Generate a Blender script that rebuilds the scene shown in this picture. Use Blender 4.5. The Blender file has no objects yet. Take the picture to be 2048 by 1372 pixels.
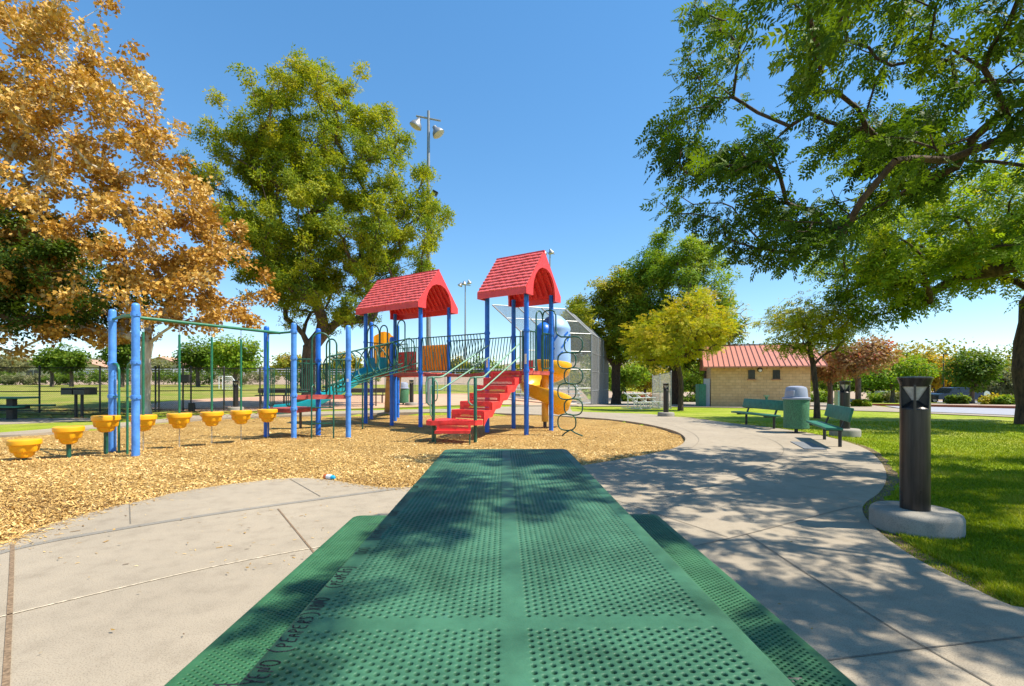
import bpy, bmesh, math, random
import numpy as np
from mathutils import Vector, Matrix
from math import radians as R, sin, cos, pi
sc = bpy.context.scene
col = sc.collection
# ------------------------------------------------------------------ camera, world, sun, exposure
FPX, HY, H = 967.0, 767.0, 1.16          # focal length in pixels of the 2048 px photo, horizon row, eye height
cam = bpy.data.objects.new('camera', bpy.data.cameras.new('camera')); col.objects.link(cam)
cam.location = (0, 0, H); cam.rotation_euler = (R(90), 0, 0)
cam.data.sensor_width = 36; cam.data.lens = 36 * FPX / 2048; cam.data.shift_y = (HY - 686) / 2048
cam.data.clip_end = 3000; cam.data.clip_start = 0.05
sc.camera = cam
SUN_EL, SUN_AZ = 57.0, 97.0              # azimuth clockwise from +Y
w = bpy.data.worlds.new('World'); sc.world = w; w.use_nodes = True
nt = w.node_tree; bg = nt.nodes['Background']
sky = nt.nodes.new('ShaderNodeTexSky'); sky.sky_type = 'NISHITA'; sky.sun_disc = False
sky.sun_elevation = R(SUN_EL); sky.sun_rotation = R(SUN_AZ)
sky.air_density = .9; sky.dust_density = 0.0; sky.ozone_density = 3.2
hs = nt.nodes.new('ShaderNodeHueSaturation'); hs.inputs['Saturation'].default_value = 1.42; hs.inputs['Hue'].default_value = .498; hs.inputs['Value'].default_value = 1.10
gm = nt.nodes.new('ShaderNodeGamma'); gm.inputs[1].default_value = .71; nt.links.new(sky.outputs[0], gm.inputs[0]); nt.links.new(gm.outputs[0], hs.inputs['Color']); nt.links.new(hs.outputs[0], bg.inputs[0]); bg.inputs[1].default_value = 0.15
sd = bpy.data.lights.new('sun', 'SUN'); sd.energy = 3.9; sd.angle = R(0.55); sd.color = (1, .93, .81)
so = bpy.data.objects.new('sun', sd); col.objects.link(so); so.location = (20, -3, 30)
_d = Vector((sin(R(SUN_AZ)) * cos(R(SUN_EL)), cos(R(SUN_AZ)) * cos(R(SUN_EL)), sin(R(SUN_EL))))
so.rotation_euler = (-_d).to_track_quat('-Z', 'Y').to_euler()
sc.view_settings.view_transform = 'Standard'; sc.view_settings.look = 'None'
sc.view_settings.gamma = 1; sc.view_settings.exposure = 1.08

# ------------------------------------------------------------------ terrain
def slope(u):
    t = np.clip((u + .12) / .34, 0, 1); t = t * t * (3 - 2 * t)
    return .016 + (-.028 - .016) * t
def terr(X, Y):
    X = np.asarray(X, float); Y = np.asarray(Y, float)
    return slope(X / np.maximum(Y, 1)) * np.clip(Y - 16, 0, 75)
def gp(px, py):
    "point of the ground seen at a photo pixel"
    u = (px - 1024) / FPX; v = (py - HY) / FPX
    Y = H / v if v > 0 else 1e9
    if Y > 16:
        s = float(slope(u)); Y = (H + 16 * s) / (v + s) if v + s > 1e-4 else 91
        if Y > 91 or Y < 0: Y = 91
    return (u * Y, Y)
def xa(px, Y): return (px - 1024) / FPX * Y
def za(py, Y): return H - (py - HY) / FPX * Y
def tz(x, y): return float(terr(x, y))

# ------------------------------------------------------------------ materials
def nodes(name):
    m = bpy.data.materials.new(name); m.use_nodes = True
    n = m.node_tree.nodes; return m, n, m.node_tree.links, n['Principled BSDF']
def ramp(n, cols, interp='LINEAR'):
    r = n.new('ShaderNodeValToRGB'); cr = r.color_ramp; cr.interpolation = interp
    while len(cr.elements) < len(cols): cr.elements.new(.5)
    for e, (p, c) in zip(cr.elements, cols): e.position = p; e.color = (*c, 1)
    return r
def noise(n, l, vec, scale, detail=4, rough=.55):
    t = n.new('ShaderNodeTexNoise'); t.inputs['Scale'].default_value = scale
    t.inputs['Detail'].default_value = detail; t.inputs['Roughness'].default_value = rough
    l.new(vec, t.inputs['Vector']); return t
def bump(n, l, h, p, strength=.3, dist=.01):
    b = n.new('ShaderNodeBump'); b.inputs['Strength'].default_value = strength; b.inputs['Distance'].default_value = dist
    l.new(h, b.inputs['Height']); l.new(b.outputs[0], p.inputs['Normal']); return b
def M(name, c, rough=.5, metal=0., var=.15, scale=6, bmp=0., bscale=40, spec=.5, streak=None, worn=None):
    m, n, l, p = nodes(name)
    co = n.new('ShaderNodeTexCoord'); vec = co.outputs['Object']
    if streak:
        mp = n.new('ShaderNodeMapping'); mp.inputs['Scale'].default_value = streak; l.new(vec, mp.inputs[0]); vec2 = mp.outputs[0]
    else: vec2 = vec
    t = noise(n, l, vec2, scale, 5, .62)
    lo = tuple(x * (1 - var) for x in c); hi = tuple(min(1, x * (1 + var) + .04 * var) for x in c)
    stops = [(.3, lo), (.7, hi)]
    if worn: stops = [(.3, lo), (.62, hi), (.74, worn)]
    r = ramp(n, stops); l.new(t.outputs[0], r.inputs[0]); l.new(r.outputs[0], p.inputs['Base Color'])
    rr = n.new('ShaderNodeMapRange'); rr.inputs[3].default_value = max(.05, rough - .1); rr.inputs[4].default_value = min(1, rough + .12)
    t2 = noise(n, l, vec, scale * 2.7, 3); l.new(t2.outputs[0], rr.inputs[0]); l.new(rr.outputs[0], p.inputs['Roughness'])
    p.inputs['Metallic'].default_value = metal; p.inputs['Specular IOR Level'].default_value = spec
    if bmp:
        t3 = noise(n, l, vec, bscale, 4); bump(n, l, t3.outputs[0], p, bmp, .01)
    return m
def leaf_mat(name, cols, trans=.4, rough=.5):
    m, n, l, p = nodes(name)
    a = n.new('ShaderNodeAttribute'); a.attribute_name = 'tint'
    k = len(cols); r = ramp(n, [(i / (k - 1), c) for i, c in enumerate(cols)])
    l.new(a.outputs['Fac'], r.inputs[0]); dk = n.new('ShaderNodeMixRGB'); dk.blend_type = 'MULTIPLY'; dk.inputs[0].default_value = 1; dk.inputs[2].default_value = (.80, .80, .74, 1); l.new(r.outputs[0], dk.inputs[1]); r = dk; l.new(r.outputs[0], p.inputs['Base Color'])
    p.inputs['Roughness'].default_value = .62; p.inputs['Specular IOR Level'].default_value = .22
    tr = n.new('ShaderNodeBsdfTranslucent'); mx = n.new('ShaderNodeMixShader'); mx.inputs[0].default_value = trans
    g = n.new('ShaderNodeMixRGB'); g.blend_type = 'MULTIPLY'; g.inputs[0].default_value = 1; g.inputs[2].default_value = (1.35, 1.3, .5, 1)
    l.new(r.outputs[0], g.inputs[1]); l.new(g.outputs[0], tr.inputs[0])
    l.new(p.outputs[0], mx.inputs[1]); l.new(tr.outputs[0], mx.inputs[2])
    l.new(mx.outputs[0], n['Material Output'].inputs[0]); return m

def leaf_plastic(name, c):
    m = M(name, c, .4, var=.08, scale=4); n = m.node_tree.nodes; l = m.node_tree.links; tr = n.new('ShaderNodeBsdfTranslucent'); tr.inputs[0].default_value = (*c, 1); mx = n.new('ShaderNodeMixShader'); mx.inputs[0].default_value = .5
    l.new(n['Principled BSDF'].outputs[0], mx.inputs[1]); l.new(tr.outputs[0], mx.inputs[2]); l.new(mx.outputs[0], n['Material Output'].inputs[0]); return m
def m_chips():
    m, n, l, p = nodes('wood_chips'); co = n.new('ShaderNodeTexCoord'); vec = co.outputs['Object']
    last = None; hs = []
    for k, (rot, sc_) in enumerate(((.4, (34, 115, 20)), (1.7, (40, 120, 20)), (2.6, (36, 108, 20)))):
        wr = noise(n, l, vec, 9 + k, 2); add = n.new('ShaderNodeVectorMath'); add.operation = 'MULTIPLY_ADD'
        add.inputs[1].default_value = (.12, .12, 0); l.new(wr.outputs['Color'], add.inputs[0]); l.new(vec, add.inputs[2])
        mp = n.new('ShaderNodeMapping'); mp.inputs['Rotation'].default_value = (0, 0, rot); mp.inputs['Scale'].default_value = sc_
        l.new(add.outputs[0], mp.inputs[0])
        v = n.new('ShaderNodeTexVoronoi'); v.inputs['Scale'].default_value = 1; v.inputs['Randomness'].default_value = 1; l.new(mp.outputs[0], v.inputs['Vector'])
        r = ramp(n, [(0, (.14, .065, .018)), (.25, (.40, .215, .05)), (.55, (.64, .385, .105)), (.8, (.76, .49, .16)), (1, (.88, .66, .30))])
        sp = n.new('ShaderNodeSeparateColor'); l.new(v.outputs['Color'], sp.inputs[0]); l.new(sp.outputs[k % 3], r.inputs[0])
        if last is None: last = r
        else:
            mx = n.new('ShaderNodeMixRGB'); ns = noise(n, l, vec, 30 + 7 * k, 1); rr = ramp(n, [(.49, (0, 0, 0)), (.51, (1, 1, 1))]); l.new(ns.outputs[0], rr.inputs[0])
            l.new(rr.outputs[0], mx.inputs[0]); l.new(last.outputs[0], mx.inputs[1]); l.new(r.outputs[0], mx.inputs[2]); last = mx
        hs.append(v.outputs['Distance'])
    big = noise(n, l, vec, .9, 4); rb = ramp(n, [(.3, (.72, .68, .62)), (.6, (1, 1, 1))]); l.new(big.outputs[0], rb.inputs[0])
    mm = n.new('ShaderNodeMixRGB'); mm.blend_type = 'MULTIPLY'; mm.inputs[0].default_value = 1
    l.new(last.outputs[0], mm.inputs[1]); l.new(rb.outputs[0], mm.inputs[2]); l.new(mm.outputs[0], p.inputs['Base Color'])
    p.inputs['Roughness'].default_value = .85; p.inputs['Specular IOR Level'].default_value = .2
    ad = n.new('ShaderNodeMath'); l.new(hs[0], ad.inputs[0]); l.new(hs[1], ad.inputs[1]); bump(n, l, ad.outputs[0], p, .9, .02)
    return m
def m_concrete(name='concrete', c=(.365, .305, .225)):
    m, n, l, p = nodes(name); co = n.new('ShaderNodeTexCoord'); vec = co.outputs['Object']
    a = noise(n, l, vec, .55, 5, .6); b = noise(n, l, vec, 6, 6, .65); s = noise(n, l, vec, 160, 2, .5)
    ra = ramp(n, [(.3, tuple(x * .86 for x in c)), (.7, tuple(x * 1.08 for x in c))]); l.new(a.outputs[0], ra.inputs[0])
    rb = ramp(n, [(.28, (.80, .79, .78)), (.5, (.97, .97, .97)), (.75, (1.05, 1.04, 1.03))]); l.new(b.outputs[0], rb.inputs[0])
    rs = ramp(n, [(.36, (.72, .70, .68)), (.46, (1, 1, 1)), (.62, (1.06, 1.06, 1.05))]); l.new(s.outputs[0], rs.inputs[0])
    x = ra
    for q in (rb, rs):
        mx = n.new('ShaderNodeMixRGB'); mx.blend_type = 'MULTIPLY'; mx.inputs[0].default_value = 1
        l.new(x.outputs[0], mx.inputs[1]); l.new(q.outputs[0], mx.inputs[2]); x = mx
    # scattered dark stains
    v = n.new('ShaderNodeTexVoronoi'); v.inputs['Scale'].default_value = 2.3; l.new(vec, v.inputs['Vector'])
    rv = ramp(n, [(.0, (.45, .42, .4)), (.035, (.62, .6, .57)), (.05, (1, 1, 1))]); l.new(v.outputs['Distance'], rv.inputs[0])
    mx = n.new('ShaderNodeMixRGB'); mx.blend_type = 'MULTIPLY'; mx.inputs[0].default_value = .85
    l.new(x.outputs[0], mx.inputs[1]); l.new(rv.outputs[0], mx.inputs[2]); l.new(mx.outputs[0], p.inputs['Base Color'])
    p.inputs['Roughness'].default_value = .85; p.inputs['Specular IOR Level'].default_value = .25
    ad = n.new('ShaderNodeMath'); l.new(b.outputs[0], ad.inputs[0]); l.new(s.outputs[0], ad.inputs[1]); bump(n, l, ad.outputs[0], p, .25, .004)
    return m
def m_lawn(name='lawn', A=(.155, .23, .006), B=(.28, .375, .008), D=(.42, .38, .09), dry=.62):
    m, n, l, p = nodes(name); co = n.new('ShaderNodeTexCoord'); vec = co.outputs['Object']
    a = noise(n, l, vec, 1.3, 6, .65); f = noise(n, l, vec, 55, 4, .7); g = noise(n, l, vec, .35, 4, .6)
    ra = ramp(n, [(.35, A), (.65, B)]); l.new(a.outputs[0], ra.inputs[0])
    rf = ramp(n, [(.3, (.45, .5, .4)), (.5, (.95, .95, .95)), (.7, (1.35, 1.3, 1.2))]); l.new(f.outputs[0], rf.inputs[0])
    mx = n.new('ShaderNodeMixRGB'); mx.blend_type = 'MULTIPLY'; mx.inputs[0].default_value = 1; l.new(ra.outputs[0], mx.inputs[1]); l.new(rf.outputs[0], mx.inputs[2])
    rg = ramp(n, [(dry - .1, (0, 0, 0)), (dry + .12, (1, 1, 1))]); sm = n.new('ShaderNodeMath'); sm.operation = 'MULTIPLY_ADD'; sm.inputs[1].default_value = .5
    l.new(f.outputs[0], sm.inputs[0]); hh = n.new('ShaderNodeMath'); hh.operation = 'MULTIPLY'; hh.inputs[1].default_value = .62; l.new(g.outputs[0], hh.inputs[0]); l.new(hh.outputs[0], sm.inputs[2])
    l.new(sm.outputs[0], rg.inputs[0])
    m2 = n.new('ShaderNodeMixRGB'); l.new(rg.outputs[0], m2.inputs[0]); l.new(mx.outputs[0], m2.inputs[1]); m2.inputs[2].default_value = (*D, 1)
    l.new(m2.outputs[0], p.inputs['Base Color']); p.inputs['Roughness'].default_value = .9; p.inputs['Specular IOR Level'].default_value = .15
    bump(n, l, f.outputs[0], p, .6, .03); return m
def m_bark(name, c1, c2, scale=3.):
    m, n, l, p = nodes(name); co = n.new('ShaderNodeTexCoord'); mp = n.new('ShaderNodeMapping'); mp.inputs['Scale'].default_value = (1, 1, .22)
    l.new(co.outputs['Object'], mp.inputs[0]); a = noise(n, l, mp.outputs[0], scale * 5, 6, .7)
    r = ramp(n, [(.35, c1), (.62, c2)]); l.new(a.outputs[0], r.inputs[0]); l.new(r.outputs[0], p.inputs['Base Color'])
    p.inputs['Roughness'].default_value = .9; bump(n, l, a.outputs[0], p, .8, .03); return m
def m_block():
    m, n, l, p = nodes('tan_block'); co = n.new('ShaderNodeTexCoord'); sx = n.new('ShaderNodeSeparateXYZ'); l.new(co.outputs['Object'], sx.inputs[0]); ax = n.new('ShaderNodeMath'); l.new(sx.outputs[0], ax.inputs[0]); l.new(sx.outputs[1], ax.inputs[1]); mp = n.new('ShaderNodeCombineXYZ'); l.new(ax.outputs[0], mp.inputs[0]); l.new(sx.outputs[2], mp.inputs[1])
    b = n.new('ShaderNodeTexBrick'); b.inputs['Scale'].default_value = 1; b.inputs['Brick Width'].default_value = .40; b.inputs['Row Height'].default_value = .2
    b.inputs['Mortar Size'].default_value = .012; b.inputs['Color1'].default_value = (.60, .385, .18, 1); b.inputs['Color2'].default_value = (.70, .47, .235, 1); b.inputs['Mortar'].default_value = (.46, .30, .15, 1)
    l.new(mp.outputs[0], b.inputs['Vector']); a = noise(n, l, co.outputs['Object'], 3, 5)
    r = ramp(n, [(.3, (.86, .84, .82)), (.7, (1.05, 1.05, 1.05))]); l.new(a.outputs[0], r.inputs[0])
    mx = n.new('ShaderNodeMixRGB'); mx.blend_type = 'MULTIPLY'; mx.inputs[0].default_value = 1; l.new(b.outputs[0], mx.inputs[1]); l.new(r.outputs[0], mx.inputs[2])
    l.new(mx.outputs[0], p.inputs['Base Color']); p.inputs['Roughness'].default_value = .9; bump(n, l, b.outputs['Fac'], p, -.5, .01); return m

MT = dict(
 chips=m_chips(), concrete=m_concrete(), gutter=m_concrete('gutter_concrete', (.26, .235, .195)), soil=M('bare_soil', (.13, .080, .035), .95, var=.5, scale=14, bmp=.8), pad=m_concrete('pad_concrete', (.31, .285, .24)),
 lawn=m_lawn(), field=m_lawn('field', (.12, .18, .012), (.22, .29, .02), (.38, .30, .09), .58),
 dirt=M('dirt', (.52, .31, .19), .95, var=.14, scale=1.2, bmp=.3), gravel=M('gravel_bank', (.36, .26, .18), .95, var=.3, scale=9, bmp=.6),
 joint=M('joint', (.20, .13, .07), .95, var=.5, scale=60), paleseam=M('filled_seam', (.56, .46, .32), .95, var=.5, scale=30), seam=M('saw_seam', (.16, .135, .10), .95, var=.4, scale=40),
 asphalt=M('asphalt', (.30, .30, .33), .9, var=.12, scale=3, bmp=.3, bscale=200), redcurb=M('red_curb', (.42, .10, .08), .8, var=.3, scale=9),
 blue=M('blue_paint', (.010, .14, .60), .32, var=.22, scale=4), bluef=M('faded_blue_paint', (.07, .25, .68), .45, var=.25, scale=5, worn=(.13, .33, .70)),
 green=M('green_paint', (.008, .085, .05), .35, var=.3, scale=9), greenf=M('faded_green_paint', (.17, .33, .22), .5, var=.25, scale=14),
 beamgreen=M('beam_green_paint', (.012, .15, .075), .35, var=.2, scale=9),
 shingle=M('sun_faded_red_plastic', (.74, .125, .125), .5, var=.14, scale=7), roof=M('red_roof_plastic', (.80, .055, .055), .42, var=.12, scale=5), red=M('red_coating', (.76, .04, .032), .42, var=.2, scale=8, worn=(.74, .14, .11)),
 deckred=M('faded_red_deck', (.50, .08, .06), .6, var=.3, scale=8), yellow=M('yellow_plastic', (.86, .40, .006), .36, var=.10, scale=5),
 yslide=M('yellow_slide_plastic', (.90, .45, .02), .26, var=.08, scale=3), teal=M('teal_plastic', (.01, .36, .40), .3, var=.14, scale=4),
 lblue=M('pale_blue_plastic', (.30, .47, .78), .4, var=.10, scale=4), ypanel=leaf_plastic('translucent_yellow_plastic', (.88, .46, .008)), tan=M('tan_plastic', (.50, .30, .13), .6, var=.15, scale=4),
 table=M('green_plastisol', (.026, .105, .052), .52, var=.38, scale=5, bmp=.12, bscale=260, spec=.35, worn=(.045, .14, .10)),
 seat=M('green_seat_plastisol', (.026, .115, .045), .5, spec=.35, var=.28, scale=7, bmp=.12, bscale=260),
 ink=M('black_marker', (.012, .010, .012), .5, var=.3, scale=30), black=M('black_steel', (.013, .012, .012), .45, var=.4, scale=12),
 bronze=M('bronze_steel', (.022, .017, .015), .3, metal=.3, var=.5, scale=3, streak=(9, 9, .6)), lens=M('frosted_lens', (.55, .53, .48), .5, var=.2, scale=30),
 bench=M('green_bench_planks', (.015, .15, .085), .5, var=.3, scale=10, bmp=.2, bscale=90), canlid=M('grey_lid_plastic', (.28, .31, .40), .5, var=.08, scale=4),
 can=M('mottled_green_can', (.045, .17, .075), .6, var=.6, scale=45, bmp=.5, bscale=150), galv=M('galvanised_steel', (.30, .305, .31), .45, metal=.5, var=.12, scale=9),
 wire=M('dark_wire', (.035, .03, .028), .6, var=.3), gwire=M('grey_wire', (.28, .28, .27), .5, metal=.3, var=.2), alu=M('aluminium', (.62, .62, .60), .4, metal=.5, var=.1),
 block=m_block(), metalroof=M('salmon_metal_roof', (.50, .19, .12), .5, var=.08, scale=2), seamr=M('roof_seam', (.17, .05, .035), .5), fascia=M('fascia', (.34, .15, .08), .7, var=.2),
 white=M('white_paint', (.74, .74, .72), .5, var=.06), stucco=M('beige_stucco', (.60, .48, .34), .9, var=.08), tile=M('tile_roof', (.48, .27, .17), .9, var=.25, scale=12),
 dglass=M('dark_glass', (.02, .022, .026), .12, var=.1), carp=M('silver_car_paint', (.33, .37, .45), .25, metal=.4, var=.05), truckp=M('navy_car_paint', (.012, .018, .045), .2, metal=.3, var=.1),
 tyre=M('tyre_rubber', (.02, .02, .02), .85), rim=M('wheel_rim', (.4, .4, .42), .3, metal=.8), redl=M('tail_lamp', (.5, .02, .02), .3), doorgrey=M('grey_door_paint', (.36, .37, .42), .5, var=.06),
 mat=M('painted_shadow_grey', (.15, .155, .16), .7, var=.3, scale=60), brown=M('brown_planks', (.10, .07, .055), .7, var=.3, scale=8, streak=(1, 12, 12)),  # mat: dark tone of the painted bench shadow on the path
 orange=M('orange_label', (.7, .17, .04), .5), cyan=M('cyan_cap', (.02, .38, .62), .4), sticker=M('pale_sticker', (.62, .50, .38), .6, var=.4, scale=60), hill=M('dry_hill', (.24, .19, .12), .95, var=.3, scale=.06),
 bark=m_bark('brown_bark', (.05, .035, .025), (.17, .12, .085)), barkd=m_bark('dark_bark', (.035, .022, .014), (.12, .075, .045)), syc=m_bark('sycamore_bark', (.30, .23, .15), (.62, .56, .46), 1.),
)
SYC = [(.20, .085, .025), (.42, .20, .04), (.64, .35, .06), (.80, .50, .14), (.92, .72, .42)]
ASH = [(.08, .13, .02), (.16, .23, .022), (.29, .35, .022), (.42, .42, .025), (.55, .44, .06)]
DEEP = [(.03, .06, .014), (.06, .12, .014), (.11, .20, .018), (.18, .28, .022), (.27, .34, .03)]
LOC = [(.18, .27, .02), (.34, .42, .022), (.50, .51, .025), (.62, .53, .03), (.62, .42, .04)]
BRI = [(.08, .15, .02), (.14, .26, .02), (.22, .37, .025), (.32, .44, .03), (.42, .44, .04)]
MIX = [(.08, .12, .03), (.18, .22, .025), (.34, .34, .03), (.52, .42, .04), (.58, .33, .05)]
CREPE = [(.14, .15, .05), (.32, .24, .10), (.44, .27, .14), (.40, .20, .10), (.60, .08, .09)]
GREY = [(.10, .12, .06), (.18, .20, .09), (.28, .29, .14), (.36, .32, .18)]
ORG = [(.22, .13, .02), (.42, .24, .02), (.60, .38, .02), (.66, .42, .03)]
LM = {}
def lm(key, cols, tr=.4):
    if key not in LM: LM[key] = leaf_mat('leaves_' + key, cols, tr)
    return LM[key]

# ------------------------------------------------------------------ object helpers
def tag(o, label=None, cat=None, group=None, kind=None):
    if label: o['label'] = label
    if cat: o['category'] = cat
    if group: o['group'] = group
    if kind: o['kind'] = kind
    return o
def empty(name, loc=(0, 0, 0), rz=0, label=None, cat=None, group=None):
    o = bpy.data.objects.new(name, None); col.objects.link(o); o.location = loc; o.rotation_euler = (0, 0, rz); o.empty_display_size = .2
    return tag(o, label, cat, group)
def copy_tree(o, parent=None):
    c = o.copy(); col.objects.link(c); c.parent = parent
    for ch in list(o.children): copy_tree(ch, c)
    return c
class MB:
    "collects shapes, builds ONE mesh object"
    def __init__(s): s.v = []; s.f = []
    def add(s, vs, fs):
        k = len(s.v); s.v += [tuple(p) for p in vs]; s.f += [tuple(i + k for i in f) for f in fs]; return s
    def box(s, c, d, rz=0, m=None, bev=0.):
        x, y, z = d[0] / 2, d[1] / 2, d[2] / 2
        if bev > 0:
            b = min(bev, x * .9, y * .9, z * .9); pts = []; 
            bm = bmesh.new(); bmesh.ops.create_cube(bm, size=1, matrix=Matrix.Diagonal((2 * x, 2 * y, 2 * z, 1)))
            bmesh.ops.bevel(bm, geom=bm.edges[:], offset=b, segments=2, affect='EDGES', profile=.5)
            vs = [v.co.copy() for v in bm.verts]; bm.verts.index_update(); fs = [[v.index for v in f.verts] for f in bm.faces]; bm.free()
        else:
            vs = [Vector((i * x, j * y, k * z)) for k in (-1, 1) for j in (-1, 1) for i in (-1, 1)]
            fs = [(0, 2, 3, 1), (4, 5, 7, 6), (0, 1, 5, 4), (2, 6, 7, 3), (0, 4, 6, 2), (1, 3, 7, 5)]
        T = Matrix.Translation(c) @ (m if m is not None else Matrix.Rotation(rz, 4, 'Z'))
        return s.add([T @ v for v in vs], fs)
    def bar(s, a, b, wd, th, up=(0, 0, 1)):
        "rectangular bar from a to b"
        a = Vector(a); b = Vector(b); d = (b - a); L = d.length; d.normalize(); u = Vector(up); sd = d.cross(u)
        if sd.length < 1e-4: sd = Vector((1, 0, 0))
        sd.normalize(); u = sd.cross(d)
        vs = [p + sd * i * wd / 2 + u * j * th / 2 for p in (a, b) for j in (-1, 1) for i in (-1, 1)]
        return s.add(vs, [(0, 1, 3, 2), (4, 6, 7, 5), (0, 4, 5, 1), (2, 3, 7, 6), (0, 2, 6, 4), (1, 5, 7, 3)])
    def cyl(s, a, b, r0, r1=None, n=12, caps=True):
        r1 = r0 if r1 is None else r1
        a = Vector(a); b = Vector(b); d = (b - a).normalized(); q = d.to_track_quat('Z', 'Y'); vs = []
        for p, r in ((a, r0), (b, r1)):
            for i in range(n): vs.append(p + q @ Vector((r * cos(2 * pi * i / n), r * sin(2 * pi * i / n), 0)))
        fs = [(i, (i + 1) % n, n + (i + 1) % n, n + i) for i in range(n)]
        if caps: fs += [tuple(range(n - 1, -1, -1)), tuple(range(n, 2 * n))]
        return s.add(vs, fs)
    def tube(s, path, r, n=8, closed=False):
        P = [Vector(p) for p in path]; m = len(P); vs = []; prev = None
        for i in range(m):
            if closed: d = P[(i + 1) % m] - P[i - 1]
            else: d = P[min(i + 1, m - 1)] - P[max(i - 1, 0)]
            d.normalize()
            if prev is None:
                x = d.cross(Vector((0, 0, 1)));
                if x.length < .1: x = d.cross(Vector((0, 1, 0)))
            else: x = prev - d * prev.dot(d)
            x.normalize(); prev = x; y = d.cross(x)
            for k in range(n): vs.append(P[i] + x * r * cos(2 * pi * k / n) + y * r * sin(2 * pi * k / n))
        fs = []
        for i in range(m if closed else m - 1):
            a = i * n; b = ((i + 1) % m) * n
            fs += [(a + k, a + (k + 1) % n, b + (k + 1) % n, b + k) for k in range(n)]
        if not closed: fs += [tuple(range(n - 1, -1, -1)), tuple(range((m - 1) * n, m * n))]
        return s.add(vs, fs)
    def lathe(s, prof, c=(0, 0, 0), n=24, cap=True):
        vs = []; c = Vector(c)
        for r, z in prof: vs += [c + Vector((r * cos(2 * pi * i / n), r * sin(2 * pi * i / n), z)) for i in range(n)]
        fs = []
        for j in range(len(prof) - 1): fs += [(j * n + i, j * n + (i + 1) % n, (j + 1) * n + (i + 1) % n, (j + 1) * n + i) for i in range(n)]
        if cap: fs += [tuple(range(n - 1, -1, -1)), tuple(range((len(prof) - 1) * n, len(prof) * n))]
        return s.add(vs, fs)
    def prism(s, poly, z0, z1):
        n = len(poly); vs = [(x, y, z0) for x, y in poly] + [(x, y, z1) for x, y in poly]
        fs = [(i, (i + 1) % n, n + (i + 1) % n, n + i) for i in range(n)] + [tuple(range(n - 1, -1, -1)), tuple(range(n, 2 * n))]
        return s.add(vs, fs)
    def build(s, name, mat, parent=None, smooth=None, world=True, **tg):
        off = Vector(parent_loc(parent)) if (parent and world) else Vector((0, 0, 0))
        me = bpy.data.meshes.new(name); me.from_pydata([tuple(Vector(v) - off) for v in s.v], [], s.f); me.validate()
        bm = bmesh.new(); bm.from_mesh(me); bmesh.ops.recalc_face_normals(bm, faces=bm.faces[:]); bm.to_mesh(me); bm.free()
        o = bpy.data.objects.new(name, me); me.materials.append(MT[mat] if isinstance(mat, str) else mat); col.objects.link(o); o.parent = parent
        if smooth is not None:
            me.polygons.foreach_set('use_smooth', [True] * len(me.polygons)); me.set_sharp_from_angle(angle=R(smooth))
        tag(o, **tg); return o
def parent_loc(p):
    l = Vector(p.location)
    while p.parent: p = p.parent; l += Vector(p.location)
    return l
def np_mesh(name, V, nper, mat, parent=None, tint=None, idx=None, smooth=False, world=True):
    "V: (N,3) vertices in face order, every face has nper corners"
    V = np.asarray(V, np.float32)
    if parent is not None and world: V = V - np.array(parent_loc(parent), np.float32)
    me = bpy.data.meshes.new(name)
    if idx is None: idx = np.arange(len(V), dtype=np.int32)
    nf = len(idx) // nper
    me.vertices.add(len(V)); me.vertices.foreach_set('co', V.ravel())
    me.loops.add(len(idx)); me.loops.foreach_set('vertex_index', np.asarray(idx, np.int32))
    me.polygons.add(nf); me.polygons.foreach_set('loop_start', np.arange(nf, dtype=np.int32) * nper)
    if smooth: me.polygons.foreach_set('use_smooth', np.ones(nf, bool))
    if tint is not None:
        a = me.attributes.new('tint', 'FLOAT', 'POINT'); a.data.foreach_set('value', np.asarray(tint, np.float32))
    me.update(calc_edges=True)
    o = bpy.data.objects.new(name, me); me.materials.append(MT[mat] if isinstance(mat, str) else mat); col.objects.link(o); o.parent = parent
    return o
def inpoly(X, Y, poly):
    X = np.asarray(X); Y = np.asarray(Y); ins = np.zeros(X.shape, bool); n = len(poly)
    for i in range(n):
        x0, y0 = poly[i]; x1, y1 = poly[(i + 1) % n]
        if y0 == y1: continue
        c = ((y0 > Y) != (y1 > Y)) & (X < (x1 - x0) * (Y - y0) / (y1 - y0) + x0); ins ^= c
    return ins
def smoothpoly(P, it=2, closed=False):
    for _ in range(it):
        Q = []; n = len(P)
        for i in range(n if closed else n - 1):
            a = P[i]; b = P[(i + 1) % n]; Q += [(a[0] * .75 + b[0] * .25, a[1] * .75 + b[1] * .25), (a[0] * .25 + b[0] * .75, a[1] * .25 + b[1] * .75)]
        P = Q if closed else [P[0]] + Q + [P[-1]]
    return P
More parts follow.
